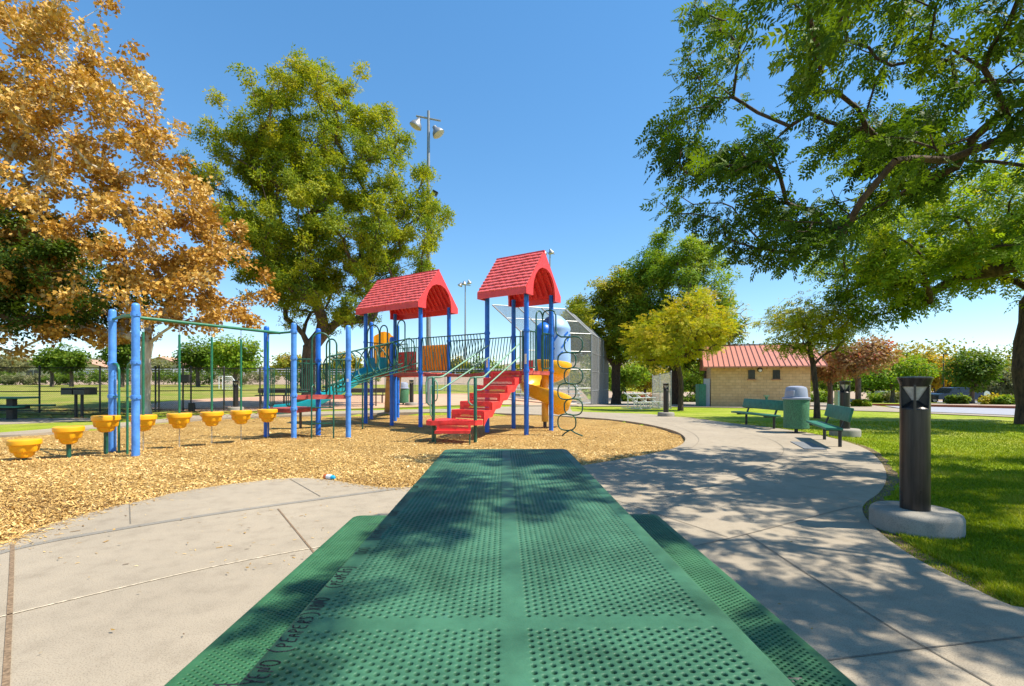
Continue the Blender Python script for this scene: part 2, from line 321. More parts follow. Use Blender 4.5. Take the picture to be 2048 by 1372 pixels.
def sheet(name, loops, mat, off, skirt=0, maxlen=2.0, kind='structure', parent=None):
    "flat area with optional holes, draped on the terrain"
    bm = bmesh.new()
    for lp in loops:
        vs = [bm.verts.new((x, y, 0)) for x, y in lp]
        for i in range(len(vs)): bm.edges.new((vs[i], vs[(i + 1) % len(vs)]))
    bmesh.ops.triangle_fill(bm, edges=bm.edges[:], use_beauty=True)
    for _ in range(7):
        es = [e for e in bm.edges if e.calc_length() > maxlen and min(e.verts[0].co.y, e.verts[1].co.y) < 200 and max(e.verts[0].co.y, e.verts[1].co.y) > 15]
        if not es: break
        bmesh.ops.subdivide_edges(bm, edges=es, cuts=1); bmesh.ops.triangulate(bm, faces=bm.faces[:])
    for v in bm.verts: v.co.z = tz(v.co.x, v.co.y) + off + max(0, v.co.y - 16) * .0009
    for f in bm.faces:
        f.normal_update()
        if f.normal.z < 0: f.normal_flip()
    if skirt:
        be = [e for e in bm.edges if e.is_boundary]; r = bmesh.ops.extrude_edge_only(bm, edges=be)
        for g in r['geom']:
            if isinstance(g, bmesh.types.BMVert): g.co.z -= skirt
    me = bpy.data.meshes.new(name); bm.to_mesh(me); bm.free(); o = bpy.data.objects.new(name, me); me.materials.append(MT[mat]); col.objects.link(o)
    if parent: o.parent = parent
    if kind: o['kind'] = kind
    return o
def offpath(P, d):
    Q = []
    for i in range(len(P)):
        a = P[max(i - 1, 0)]; b = P[min(i + 1, len(P) - 1)]; dx, dy = b[0] - a[0], b[1] - a[1]; L = math.hypot(dx, dy) or 1
        Q.append((P[i][0] - dy / L * d, P[i][1] + dx / L * d))
    return Q

# ------------------------------------------------------------------ ground
G = lambda L: [gp(*p) for p in L]
chips_near = G([(0, 1087), (37, 1073), (112, 1043), (224, 1013), (300, 998), (336, 987.6), (407, 975), (529, 959.6), (601, 954.6), (658, 959), (723, 969.6), (777, 976), (816, 974), (1000, 953), (1172, 930), (1300, 908), (1345, 897.5), (1364, 889), (1370, 882), (1371.5, 875), (1360, 865.5), (1332, 856), (1275, 844), (1180, 835), (1100, 830)])
chips_far = G([(1010, 827), (870, 823.5), (700, 827), (552, 831), (382, 838), (270, 850), (190, 856), (105, 864), (0, 872)])
CHIPS = smoothpoly([(-11, 2.2), (-6, 2.7)] + chips_near + chips_far + [(-18, 8.6), (-20, 4)], 2, True)
path_out = G([(1316, 829.5), (1369.5, 835), (1464, 846.6), (1512, 851), (1559, 857), (1625, 867), (1685.5, 880.5), (1734.5, 897), (1762, 922), (1774, 946), (1771, 967), (1755.5, 988), (1731, 1002), (1722, 1018), (1734.5, 1041), (1780, 1083), (1850, 1128), (1937, 1170), (1990, 1198), (2048, 1220)])
curb_back = G([(900, 818), (870, 818), (700, 821.5), (552, 825.5), (382, 831), (270, 843), (190, 849), (105, 857), (0, 865)])
PAVE = smoothpoly([(-22, 3.5), (-14, 0), (-14, -6), (9, -6), (9, 0), (5.2, 1.6)] + path_out[::-1] + G([(1275, 826.7), (1180, 824), (1145, 823)]), 2)[3:] 
pav_loop = PAVE + G([(1141, 818), (1141, 813.3), (1060, 813), (1010, 813.5)]) + curb_back + [(-18.4, 9.4), (-26, 6)]
LAWN_N = 0
def make_lawn():
    xs = np.concatenate([np.geomspace(900, 34, 26) * -1, np.arange(-32, 32.01, .32), np.geomspace(34, 900, 26)])
    ys = np.concatenate([-np.geomspace(300, 9, 10), np.arange(-8, 34, .32), np.arange(34, 130, 2.), np.geomspace(132, 1500, 18)])
    X, Y = np.meshgrid(xs, ys); Z = terr(X, Y) - .015
    # sunk where the play area lies
    c = np.array(CHIPS); cen = c.mean(0); g = inpoly(X, Y, [tuple(p) for p in c])
    Z = np.where(g, -.16, Z)
    # the pavement covers the slope next to it
    V = np.stack([X, Y, Z], -1).reshape(-1, 3); ny, nx = X.shape
    i = np.arange(ny - 1)[:, None] * nx + np.arange(nx - 1)[None, :]
    idx = np.stack([i, i + 1, i + nx + 1, i + nx], -1).reshape(-1)
    o = np_mesh('lawn', V, 4, 'lawn', idx=idx, smooth=True); o['kind'] = 'structure'
make_lawn()
pv = sheet('pavement', [pav_loop, CHIPS], 'concrete', .0, skirt=.14)
def make_chips():
    rng = np.random.default_rng(3)
    bm = bmesh.new(); vs = [bm.verts.new((x, y, 0)) for x, y in [ (p[0], p[1]) for p in CHIPS]]
    c = np.array(CHIPS)
    x0, y0 = c.min(0) - .3; x1, y1 = c.max(0) + .3; bm.free()
    xs = np.arange(x0, x1, .22); ys = np.arange(y0, y1, .22); X, Y = np.meshgrid(xs, ys)
    Z = chip_z(X, Y)
    nx = len(xs); ny = len(ys)
    grow = np.zeros(X.shape, bool); ins = inpoly(X, Y, CHIPS); grow |= ins
    for dx in (-1, 0, 1):
        for dy in (-1, 0, 1): grow |= np.roll(np.roll(ins, dx, 1), dy, 0)
    # keep the rim vertices below the pavement
    Z = np.where(ins, Z, np.minimum(Z, -.012))
    i = (np.arange(ny - 1)[:, None] * nx + np.arange(nx - 1)[None, :]); keep = grow[:-1, :-1] & grow[1:, :-1] & grow[:-1, 1:] & grow[1:, 1:]
    i = i[keep]; idx = np.stack([i, i + 1, i + nx + 1, i + nx], -1).reshape(-1)
    used, inv = np.unique(idx, return_inverse=True); V = np.stack([X, Y, Z], -1).reshape(-1, 3)[used]
    o = np_mesh('wood_chip_ground', V, 4, 'chips', idx=inv, smooth=True); o['kind'] = 'structure'
def chip_z(X, Y):
    b = .012 * np.sin(X * 2.1 + 1.3 * np.sin(Y * 1.7)) + .010 * np.sin(Y * 3.1 + X * 1.1) + .006 * np.sin(X * 6.3 + Y * 4.2)
    t = np.clip((Y - 6.2) / 3.0, 0, 1); return b * .8 - .018 - .04 * t
make_chips()
# loose chips lying on the surface and spilled onto the slab: nobody could count them
def loose_chips():
    rng = np.random.default_rng(5); N = 340000
    Y = 1 / rng.uniform(1 / 13.5, 1 / 3.0, N); u = rng.uniform(-1.12, .42, N); X = u * Y
    k = inpoly(X, Y, CHIPS); 
    sp = np.zeros(N, bool)
    edge = np.array(chips_near[:15]); 
    cand = (~k) & (u < -.2) & (Y > 3.0) & (Y < 6.2)
    d = np.full(N, 9.); 
    for a, b in zip(edge[:-1], edge[1:]):
        ab = b - a; t = np.clip(((X - a[0]) * ab[0] + (Y - a[1]) * ab[1]) / (ab @ ab), 0, 1); d = np.minimum(d, np.hypot(X - a[0] - t * ab[0], Y - a[1] - t * ab[1]))
    sp = cand & (rng.random(N) < .55 * np.exp(-d / .07) + .0015)
    tbl = (np.abs(X) < .9) & (Y < 3); k = (k | sp) & ~tbl; X, Y, sp = X[k], Y[k], sp[k]; n = len(X)
    Z = np.where(sp, .004, chip_z(X, Y) + .004)
    L = rng.gamma(3., .0050, n) + .008; Wd = L * rng.uniform(.14, .38, n); a = rng.uniform(0, 2 * pi, n); tilt = rng.normal(0, .30, n); roll = rng.normal(0, .35, n)
    tilt = np.where(sp, tilt * .15, tilt); roll = np.where(sp, roll * .15, roll)
    dx = np.stack([np.cos(a) * np.cos(tilt), np.sin(a) * np.cos(tilt), np.sin(tilt)], -1) * (L / 2)[:, None]
    dy = np.stack([-np.sin(a), np.cos(a), np.sin(roll)], -1) * (Wd / 2)[:, None]
    c = np.stack([X, Y, Z + np.abs(dx[:, 2]) + np.abs(dy[:, 2]) * .6], -1)
    V = np.stack([c - dx - dy * .6, c + dx - dy, c + dx * .9 + dy, c - dx * 1.05 + dy], 1).reshape(-1, 3)
    pt_ = np.sin(X * 1.7 + 1.5 * np.sin(Y * 1.3)) * np.sin(Y * 2.1 + np.sin(X * 1.1)); t = np.repeat(np.clip(rng.beta(2.2, 1.8, n) - .20 * np.clip((6.5 - Y) / 2, 0, 1) * rng.random(n) - .16 * np.clip(pt_, 0, 1), 0, 1), 4)
    m, nn, l, p = nodes('chip_flakes'); at = nn.new('ShaderNodeAttribute'); at.attribute_name = 'tint'
    r = ramp(nn, [(0, (.12, .06, .02)), (.3, (.44, .25, .065)), (.6, (.70, .44, .13)), (1, (.90, .70, .34))]); l.new(at.outputs['Fac'], r.inputs[0]); l.new(r.outputs[0], p.inputs['Base Color']); p.inputs['Roughness'].default_value = .75
    o = np_mesh('wood_chips', V, 4, m, tint=t); tag(o, 'loose golden wood chips covering the play area', 'wood chips', kind='stuff')
loose_chips()
# joints, seams, darker gutter band
def strip(name, pts, wd, mat, off=.004):
    P = smoothpoly(pts, 2); a = offpath(P, wd / 2); b = offpath(P, -wd / 2); V = []; 
    for i in range(len(P) - 1):
        V += [(*a[i], off), (*b[i], off), (*b[i + 1], off), (*a[i + 1], off)]
    return V
def joints():
    V = []
    for pts, wd in (([(25, 1090), (22, 1180), (9, 1420)], .022), ([(556, 1018), (630, 1108)], .013)):
        V += strip('', G(pts), wd, '')
    np_mesh('pavement_joints', V, 4, 'joint')['kind'] = 'structure'
    V = []
    for pts in ([(259, 1003), (261, 1048)], [(579.7, 958), (640.6, 993)],
                [(1200, 931), (1300, 917), (1381, 898), (1396, 887), (1399, 876), (1379, 862), (1341, 850), (1275, 838), (1180, 830)], [(1300, 1000), (1400, 981), (1477, 957), (1502, 948), (1555, 919.6), (1570, 901), (1563.7, 891), (1543, 879), (1494, 866), (1400, 850), (1330, 838)],
                [(1200, 990), (1257, 1008.7), (1456, 1075)], [(1300, 1115), (1385.6, 1093.8), (1493.6, 1069), (1600, 1041), (1688.7, 1017), (1722, 1012)], [(1493.6, 1069), (1750, 1237), (1851.5, 1296), (1984, 1371), (2100, 1440)], [(1500, 1345), (1654, 1321), (1855, 1296), (2048, 1274.5), (2200, 1255)]):
        V += strip('', G(pts), .008, '')
    np_mesh('saw_seams', V, 4, 'seam')['kind'] = 'structure'
    V = strip('', G([(-60, 1250), (22, 1229), (261, 1171.6), (448, 1128.7), (634, 1095), (700, 1084)]), .012, '')
    np_mesh('filled_seam', V, 4, 'paleseam')['kind'] = 'structure'
    V = strip('', G([(-80, 1135), (22, 1096), (261, 1054), (485, 1019), (700, 990), (790, 978)]), .075, '', .003)
    np_mesh('gutter_strip', V, 4, 'gutter')['kind'] = 'structure'
joints()
def soil_edge():
    P = smoothpoly(path_out[:], 2); rng = random.Random(3); a = offpath(P, -.02); V = []; wd = [.06 + .08 * rng.random() + (.14 if P[i][1] < 4 and P[i][1] > 2.4 else 0) * rng.random() for i in range(len(P))]
    s = 1 if offpath(P, 1)[len(P) // 2][0] > P[len(P) // 2][0] else -1
    for k in range(len(P) - 1):
        q = [P[k], offpath(P, s * wd[k])[k], offpath(P, s * wd[k + 1])[k + 1], P[k + 1]]; V += [(x, y, -.0105) for x, y in q]
    np_mesh('soil_edge', V, 4, 'soil')['kind'] = 'structure'
soil_edge()
# other ground areas
sheet('playing_field', [[(-75, 72), (-60, 20.5)] + G([(-120, 828.5)]) + G([(79, 829), (300, 828), (560, 822), (760, 817.5), (1000, 812)]) + [(0, 40), (6, 62), (8, 88), (-75, 88)]], 'field', .004)
sheet('infield_dirt', [smoothpoly(G([(282, 822), (300, 806), (400, 798.5), (520, 793.5), (640, 791), (800, 790), (1000, 791), (1120, 796), (1165, 803), (1178, 808), (1100, 811), (1000, 810), (860, 813), (700, 818), (500, 822.5)]), 2, True)], 'dirt', .012)
sheet('plaza_pavement', [G([(1015, 812.7), (1141, 813), (1220, 812.8), (1420, 815), (1560, 817), (1700, 821.5), (1800, 824.5), (1860, 827.5), (2060, 836), (2300, 846), (2300, 843), (2060, 833), (1860, 825), (1800, 818), (1755, 812.5), (1720, 808), (1640, 806), (1560, 803), (1420, 803), (1300, 800), (1180, 798.5), (1150, 804), (1100, 808)])], 'concrete', .010)
sheet('road', [G([(1770, 812.5), (1803, 818), (1862, 824.8), (2060, 832.8), (2400, 848), (2400, 831), (2060, 819), (1900, 815.5)])], 'asphalt', .022)
sheet('parking_lot', [G([(1700, 800.5), (1900, 806.5), (2200, 812), (2200, 800), (1900, 797), (1700, 795)])], 'asphalt', .02)
sheet('planting_bed', [G([(1775, 810), (1900, 813.5), (2060, 816.5), (2300, 824), (2300, 813), (2000, 808.5), (1850, 807.5)])], 'gravel', .04)
sheet('picnic_pad', [G([(-500, 866), (0, 848.5), (186, 841), (192, 836.5), (0, 836.5), (-500, 842)])], 'concrete', .006, skirt=.06)
def curbline(name, pts, h, wd, mat, lab=None):
    P = smoothpoly(G(pts), 2); a = offpath(P, wd / 2); b = offpath(P, -wd / 2); V = []
    for i in range(len(P) - 1):
        q = []
        for p in (a[i], b[i], b[i + 1], a[i + 1]): q.append((p[0], p[1], tz(*p)))
        t = [(x, y, z + h) for x, y, z in q]; V += t + [q[0], t[0], t[3], q[3]] + [q[1], q[2], t[2], t[1]]
    o = np_mesh(name, V, 4, mat); o['kind'] = 'structure'
curbline('red_curb', [(1745, 811.5), (1775, 811.8), (1860, 813.8), (1960, 816), (2060, 818.8), (2300, 826)], .17, .3, 'redcurb')
# banks behind the field
def bank(name, x0, x1, y0, d, h, mat):
    xs = np.linspace(x0, x1, 60); rows = []
    for t, hh in ((0, 0), (.35, .55), (.7, .9), (1, 1)):
        rows.append(np.stack([xs, np.full(60, y0 + d * t) + 1.2 * np.sin(xs * .11), terr(xs, np.full(60, y0 + d * t)) + h * hh * (1 + .12 * np.sin(xs * .3 + t * 3)) - .05], -1))
    V = np.concatenate(rows); i = (np.arange(3)[:, None] * 60 + np.arange(59)[None, :]).reshape(-1)
    o = np_mesh(name, V, 4, mat, idx=np.stack([i, i + 1, i + 61, i + 60], -1).reshape(-1), smooth=True); o['kind'] = 'structure'
bank('dry_bank', -95, 12, 74, 10, 1.5, 'gravel')
bank('planted_bank', 14, 150, 74, 14, 1.7, 'gravel')
def hills():
    rng = np.random.default_rng(4); xs = np.linspace(-900, 1100, 120); h = 14 + 16 * np.abs(np.sin(xs * .004 + 1)) + 5 * np.sin(xs * .021) + rng.normal(0, .8, 120)
    rows = [np.stack([xs, np.full(120, 430.), np.full(120, -3.)], -1), np.stack([xs, np.full(120, 520.), h * .55], -1), np.stack([xs, np.full(120, 620.), h], -1), np.stack([xs, np.full(120, 900.), h * .2], -1)]
    V = np.concatenate(rows); i = (np.arange(3)[:, None] * 120 + np.arange(119)[None, :]).reshape(-1)
    np_mesh('hills', V, 4, 'hill', idx=np.stack([i, i + 1, i + 121, i + 120], -1).reshape(-1), smooth=True)['kind'] = 'structure'
hills()

# grass blades on the near lawn: stuff
def grass(name, lab, N, seed, region, hmax, colr):
    rng = np.random.default_rng(seed); Y = 1 / rng.uniform(1 / 15., 1 / 2.0, N); X = np.where(rng.random(N) < .84, rng.uniform(region[0], region[1], N), region[1] + (rng.random(N) ** 1.6) * 1.4) * Y
    pav = inpoly(X, Y, pav_loop) | inpoly(X, Y, CHIPS); k = ~pav & (X > region[2]) & (X < region[3]) & (np.hypot(X - 3.25, Y - 3.9) > .3) & (np.hypot(X - 7.47, Y - 10.85) > .3); X = X[k]; Y = Y[k]; n = len(X)
    cl = .5 + .5 * np.sin(X * 1.9 + 2 * np.sin(Y * 1.3)) * np.cos(Y * 2.3 + X); hh = rng.uniform(.35, 1, n) * hmax * (.7 + .5 * cl); a = rng.uniform(0, 2 * pi, n); wd = rng.uniform(.0016, .0034, n) * (1 + Y * .16)
    pe = np.array(path_out); dd = np.full(n, 9.)
    for a_, b_ in zip(pe[:-1], pe[1:]):
        ab = b_ - a_; t_ = np.clip(((X - a_[0]) * ab[0] + (Y - a_[1]) * ab[1]) / (ab @ ab), 0, 1); dd = np.minimum(dd, np.hypot(X - a_[0] - t_ * ab[0], Y - a_[1] - t_ * ab[1]))
    bare = .025 + .035 * np.sin(X * 3.1 + Y * 2.2) + .12 * (np.sin(X * 2.3 - Y * 1.7 + 1) > .55); hh = np.where(dd < bare, hh * .5 * (rng.random(n) < .35), hh)
    patch = np.sin(X * 2.7 + 1.4 * np.sin(Y * 1.9)) + np.sin(Y * 3.3 + 1.2 * np.sin(X * 2.1)) + .8 * np.sin(X * 7.1) * np.sin(Y * 6.3)
    ln = rng.normal(0, .5, (n, 2)) * hh[:, None]; b = np.stack([X, Y, terr(X, Y) - .015], -1)
    sd = np.stack([np.cos(a) * wd, np.sin(a) * wd, np.zeros(n)], -1); tip = b + np.stack([ln[:, 0], ln[:, 1], hh], -1)
    V = np.stack([b - sd, b + sd, tip], 1).reshape(-1, 3); t = np.repeat(np.clip(rng.normal(.42, .2, n) + .16 * (cl - .5) + .26 * np.clip(patch - .5, 0, 1.5) + .5 * np.exp(-dd / .15) * rng.random(n), 0, 1), 3)
    o = np_mesh(name, V, 3, lm('grass', colr, .3), tint=t); tag(o, lab, 'grass', kind='stuff')
GR = [(.12, .18, .006), (.24, .33, .006), (.37, .44, .010), (.52, .49, .08)]
grass('grass', 'short green grass blades of the lawn beside the path', 500000, 11, (.25, 1.22, 1.5, 30), .048, GR)

# ------------------------------------------------------------------ trees
def gapn(p, s, k):
    x, y, z = p[0] / s + k, p[1] / s + k * 2.3, p[2] / s * 1.25 + k * .7
    return (sin(x * 2.1 + 1.3 * sin(z * 1.7)) + sin(y * 2.3 + 1.1 * sin(x * 1.9)) + sin(z * 2.6 + 1.2 * sin(y * 1.6)))
def tree(kind, label, base, blobs, n_t, r0, leaf, n_l, cols, bark='bark', fork=None, seed=1, spread=.5, size=.12, nup=.5, lean=(0, 0), grp=None, tipr=.006, step=.5, droop=0, accept=None, extra=None, cat='tree', thin=1., shell=.55, gap=None):
    """blobs: (cx,cy,cz,rx,ry,rz) ellipsoids relative to base; leaves hang on the twigs that reach the sampled points"""
    rng = np.random.default_rng(seed); base = np.array(base, float); fork = fork or .35 * max(b[2] for b in blobs)
    vol = np.array([b[3] * b[4] * b[5] for b in blobs]) ** (2 / 3); vol /= vol.sum(); T = []
    while len(T) < n_t:
        b = blobs[rng.choice(len(blobs), p=vol)]; d = rng.normal(size=3); d /= np.linalg.norm(d); rr = rng.random() ** (shell / 1.)
        rr = .35 + .65 * rr if rng.random() < .8 else rng.random(); p = np.array(b[:3]) + d * rr * np.array(b[3:6]) * rng.uniform(.86, 1.06)
        if accept is not None and not accept(base + p): continue
        if gap and gapn(p, gap[0], seed) < gap[1]: continue
        T.append(p)
    if extra is not None: T += [np.array(e) - base for e in extra]
    T = np.array(T); pos = []; par = []
    m = max(3, int(fork / .5)); top = np.array([lean[0], lean[1], fork])
    for i in range(m + 1):
        t = i / m; pos.append(top * np.array([t ** 1.3, t ** 1.3, t]) + np.array([rng.normal(0, .015), rng.normal(0, .015), 0]) * fork * (t > 0)); par.append(i - 1)
    cen = np.mean([b[:3] for b in blobs], 0); order = np.argsort(np.linalg.norm(T - top, axis=1)); tips = []
    # a few leading limbs first
    for q in order:
        t = T[q]; P = np.array(pos); d = t - P; L = np.linalg.norm(d, axis=1) + 1e-6; cost = L * (1 + .55 * np.clip(-d[:, 2] / L + .15, 0, 2)); cost[:m] += 3 + fork
        pi_ = np.asarray(par)[np.arange(len(P))]; pp = P[np.maximum(pi_, 0)]; dd = P - pp; ld = np.linalg.norm(dd, axis=1) + 1e-6; cs = (dd * d).sum(1) / (ld * L); cost *= 1 + .35 * np.clip(.75 - cs, 0, 2)
        j = int(np.argmin(cost)); st = P[j]; k = max(2, int(L[j] / step)); pd = dd[j] / ld[j] if j > 0 else np.array([0, 0, 1.])
        last = j
        for s in range(1, k + 1):
            f = s / k; x = st + (t - st) * f + pd * L[j] * .22 * f * (1 - f) * 1.6 + np.array([0, 0, L[j] * .10]) * f * (1 - f) + (rng.normal(0, .035 * L[j] / k ** .5, 3) if s < k else 0)
            pos.append(x); par.append(last); last = len(pos) - 1
        tips.append(last)
    P = np.array(pos); par = np.array(par); n = len(P); cnt = np.zeros(n); cnt[tips] = 1
    for i in range(n - 1, 0, -1): cnt[par[i]] += cnt[i]
    rad = tipr * np.maximum(cnt, 1) ** .44; rmax = rad[0]; rad = tipr + (rad - tipr) * (r0 - tipr) / max(rmax - tipr, 1e-6)
    flare = np.ones(n); flare[0] = 1.35; rad *= flare
    # branch mesh
    e = np.arange(1, n); a = P[par[e]]; b = P[e]; ra = np.minimum(rad[par[e]], rad[e] * 1.35 + .004); ra[:m] = rad[par[e]][:m]; rb = rad[e]; D = b - a; Ln = np.linalg.norm(D, axis=1, keepdims=True); D /= Ln + 1e-9
    ref = np.where(np.abs(D[:, 2:3]) > .9, np.array([[1., 0, 0]]), np.array([[0, 0, 1.]])); U = np.cross(D, ref); U /= np.linalg.norm(U, axis=1, keepdims=True); W = np.cross(D, U)
    ns = 8; ang = np.arange(ns) * 2 * pi / ns; ring = np.cos(ang)[None, :, None] * U[:, None] + np.sin(ang)[None, :, None] * W[:, None]
    A = (a - D * (ra * .3)[:, None])[:, None] + ring * ra[:, None, None]; B = (b + D * (rb * .3)[:, None])[:, None] + ring * rb[:, None, None]
    V = np.concatenate([A, B], 1).reshape(-1, 3) + base; o0 = (np.arange(len(e)) * 2 * ns)[:, None, None]; i = np.arange(ns)
    idx = (o0 + np.stack([i, (i + 1) % ns, ns + (i + 1) % ns, ns + i], -1)[None]).reshape(-1)
    root = empty(kind, tuple(base), 0, label, cat, grp)
    np_mesh('trunk', V, 4, bark, parent=root, idx=idx, smooth=True)
    # leaves: centres along the last pieces of each twig
    tp = np.array(tips); w_ = rng.uniform(.4, 1.6, len(tp)) ** thin; w_ /= w_.sum(); ch = rng.choice(len(tp), n_l, p=w_); cp = P[tp[ch]]; pp = P[par[tp[ch]]]
    f = rng.random((n_l, 1)) ** .7; off = rng.normal(0, 1, (n_l, 3)); off /= np.linalg.norm(off, axis=1, keepdims=True); off *= (rng.random((n_l, 1)) ** .5) * spread * np.array([1, 1, .75]); off[:, 2] -= droop * (off[:, 0] ** 2 + off[:, 1] ** 2) / max(spread, .01)
    C = pp + (cp - pp) * f + off + base
    Nn = rng.normal(0, 1, (n_l, 3)) * (1 - nup) + np.array([0, 0, nup * 1.4]) + (C - base - cen) / (np.linalg.norm(C - base - cen, axis=1, keepdims=True) + 1e-6) * .35
    Nn /= np.linalg.norm(Nn, axis=1, keepdims=True)
    out = C - (P[tp[ch]] + base) * .7 - (base + cen) * .3; out[:, 2] -= .15; out += rng.normal(0, .35, (n_l, 3)) * np.linalg.norm(out, axis=1, keepdims=True)
    Ux = out - Nn * (out * Nn).sum(1, keepdims=True); Ux /= np.linalg.norm(Ux, axis=1, keepdims=True) + 1e-9; Vy = np.cross(Nn, Ux)
    tmpl, per = leaf; tm = np.array(tmpl); s = size * rng.uniform(.6, 1.35, (n_l, 1, 1))
    Vt = C[:, None] + s * (tm[None, :, 0:1] * Ux[:, None] + tm[None, :, 1:2] * Vy[:, None] + tm[None, :, 2:3] * Nn[:, None])
    clump = rng.random(len(tp)); tint = np.clip(.15 + .45 * clump[ch] + .4 * rng.random(n_l) + .10 * (C[:, 2] - C[:, 2].mean()) / (C[:, 2].std() + 1e-6) * .6, 0, 1)
    np_mesh('crown', Vt.reshape(-1, 3), per, cols, parent=root, tint=np.repeat(tint, len(tm)))
    return root
LANCE = ([(0, 0, 0), (.45, .19, .03), (1, 0, -.08), (.45, -.19, .03)], 4)
TRI = ([(0, 0, 0), (.5, .32, .05), (1, 0, -.1), (.5, -.32, .05)], 4)
MAPLE = ([(0, 0, 0), (.12, -.42, .03), (.42, -.26, 0), (.62, -.46, .06), (.66, -.16, .02), (1, 0, -.08), (.66, .16, .02), (.62, .46, .06), (.42, .26, 0), (.12, .42, .03)], 10)
def pinn(pairs, lw=.34, ll=.42):
    V = []
    def lf(ox, oy, ax, ay, L, W, z): V.extend([(ox, oy, z), (ox + ax * L * .45 - ay * W, oy + ay * L * .45 + ax * W, z + .02), (ox + ax * L, oy + ay * L, z - .05), (ox + ax * L * .45 + ay * W, oy + ay * L * .45 - ax * W, z + .02)])
    for i in range(pairs):
        x = .18 + .68 * i / (pairs - 1)
        for sgn in (-1, 1): lf(x, 0, .62, sgn * .78, ll * (1 - .25 * abs(i / (pairs - 1) - .4)), lw * .26, -.12 * x * x)
    lf(.9, 0, 1, 0, ll * .9, lw * .24, -.1)
    V.extend([(0, -.006, 0), (0, .006, 0), (.92, .005, -.11), (.92, -.005, -.11)])
    return (V, 4)
PIN4 = pinn(4); PIN3 = pinn(3, .36, .46)
CL = ([(0, 0, 0), (.5, .24, .05), (1, .05, -.1), (.5, -.1, 0), (.05, .2, .1), (.25, .62, .0), (.1, .95, -.1), (-.1, .5, .05), (0, -.15, 0), (.3, -.55, .1), (.15, -.95, 0), (-.12, -.5, .05)], 4)
RNG = random.Random(7)
def gz(x, y): return (x, y, tz(x, y))

# golden sycamore on the left
tree('sycamore_tree', 'big sycamore with golden brown leaves and pale trunk on the left', gz(xa(290, 16.9), 16.9),
     [(-1.0, 0, 8.2, 4.4, 4, 4.6), (-4.6, -.5, 9.6, 4.6, 4, 6.0), (1.9, -.3, 5.4, 3.0, 3, 2.9), (-5.5, -1.5, 5.0, 4.8, 3.2, 2.6), (-7.6, 0, 13.0, 3.6, 3.5, 3.6), (.2, 0, 4.2, 3.4, 3, 1.8), (-4.6, -.8, 3.9, 4.0, 3, 1.9), (-2.2, 0, 12.0, 3.6, 3.4, 4.2)], 860, .17, MAPLE, 82000, lm('sycamore', SYC, .16), bark='syc', fork=2.5, seed=21, spread=.40, size=.125, gap=(1.5, -1.05), nup=.2, lean=(.1, 0), tipr=.008, shell=.4,
     accept=lambda p: p[2] > 1.75 + .10 * abs(p[0] + 15) and (1024 + FPX * p[0] / p[1]) < 225 + (HY - FPX * (p[2] - H) / p[1]) * 0.56 and not (1024 + FPX * p[0] / p[1] > 330 and HY - FPX * (p[2] - H) / p[1] > 655))
tree('shade_tree', 'dark green tree partly hidden behind the golden sycamore, far left', gz(-17.9, 16.0), [(0, 0, 5.0, 4.2, 3.4, 2.4), (1.6, 0, 4.6, 3.4, 3, 2.0), (-2, 0, 6.4, 4, 3, 2.4), (3.0, -.3, 3.9, 2.6, 2.4, 1.4)], 300, .22, CL, 21000, lm('shade', [(.02, .045, .012), (.045, .09, .014), (.08, .15, .016), (.13, .2, .02), (.22, .12, .02)]), seed=22, spread=.5, size=.17, gap=(1.2, -.8), fork=2.0, bark='barkd')
# big ash behind the play structure
bx, by = xa(618, 23.0), 23.0
tree('ash_tree', 'tall ash with yellow green crown behind the climbing tube', gz(bx, by),
     [(-.9, 0, 13.0, 3.3, 3.5, 3.4), (1.0, 0, 13.6, 2.9, 3.5, 3.2), (-2.3, 0, 10.8, 2.9, 3.4, 2.9), (2.9, 0, 11, 3.2, 3.5, 2.9), (4.1, 0, 8.2, 2.9, 3.2, 2.6), (.5, -.5, 8.2, 4.0, 4, 2.8), (-1.4, -.3, 6.6, 2.6, 3.2, 2.2), (1.0, -.3, 5.6, 3.8, 3.4, 1.9)], 820, .34, CL, 66000, lm('bigash', [(.07, .13, .018), (.15, .24, .02), (.28, .36, .022), (.42, .45, .025), (.55, .48, .05)], .42), fork=2.7, seed=31, spread=.46, size=.16, gap=(1.7, -1.3), nup=.3, droop=.35, tipr=.009, shell=.4)

# ash whose boughs reach in from the right, over the table
def vis(p):
    px = 1024 + FPX * p[0] / p[1] if p[1] > .3 else 9999; py = HY - FPX * (p[2] - H) / p[1] if p[1] > .3 else -9999
    return px, py
def acc(p):
    if p[0] - .625 * p[2] < -.85 or p[2] < 2.75: return False
    px, py = vis(p)
    if p[1] > .3 and -200 < py < 900:
        lim = np.interp(py, [-200, 0, 90, 130, 190, 235, 290, 350, 410, 450, 500, 530], [1400, 1400, 1440, 1390, 1385, 1330, 1315, 1390, 1340, 1450, 1540, 1720])
        if px < lim + 12: return False
        if py > 515 and px < 2020: return False
        if px > 1600 and py > 505 - 0 * px: return False
    if p[1] > .3 and px > 1660 and py > 445 + 25 * sin(px * .02): return False
    if p[1] < 3.2 and p[0] - .625 * (p[2] - .75) < -.32: return False
    return True
tips_x = []
for px_, py_, Y_ in ((1300, 292, 7.0), (1372, 118, 7.4), (1388, 10, 7.2), (1330, 250, 6.8), (1320, 405, 7.6), (1415, 432, 7.0), (1452, 475, 6.6), (1540, 500, 6.3), (1400, 190, 7.2), (1440, 60, 6.6), (1480, 300, 6.2), (1500, 400, 6.4), (1560, 440, 5.8), (1620, 460, 5.6), (1420, 330, 6.2), (1360, 330, 6.8)):
    for dx_, dy_, dY in ((0, 0, 0), (34, 22, -.3), (30, -26, .25), (66, 4, -.1)): tips_x.append((xa(px_ + dx_, Y_ + dY), Y_ + dY, za(py_ + dy_, Y_ + dY)))
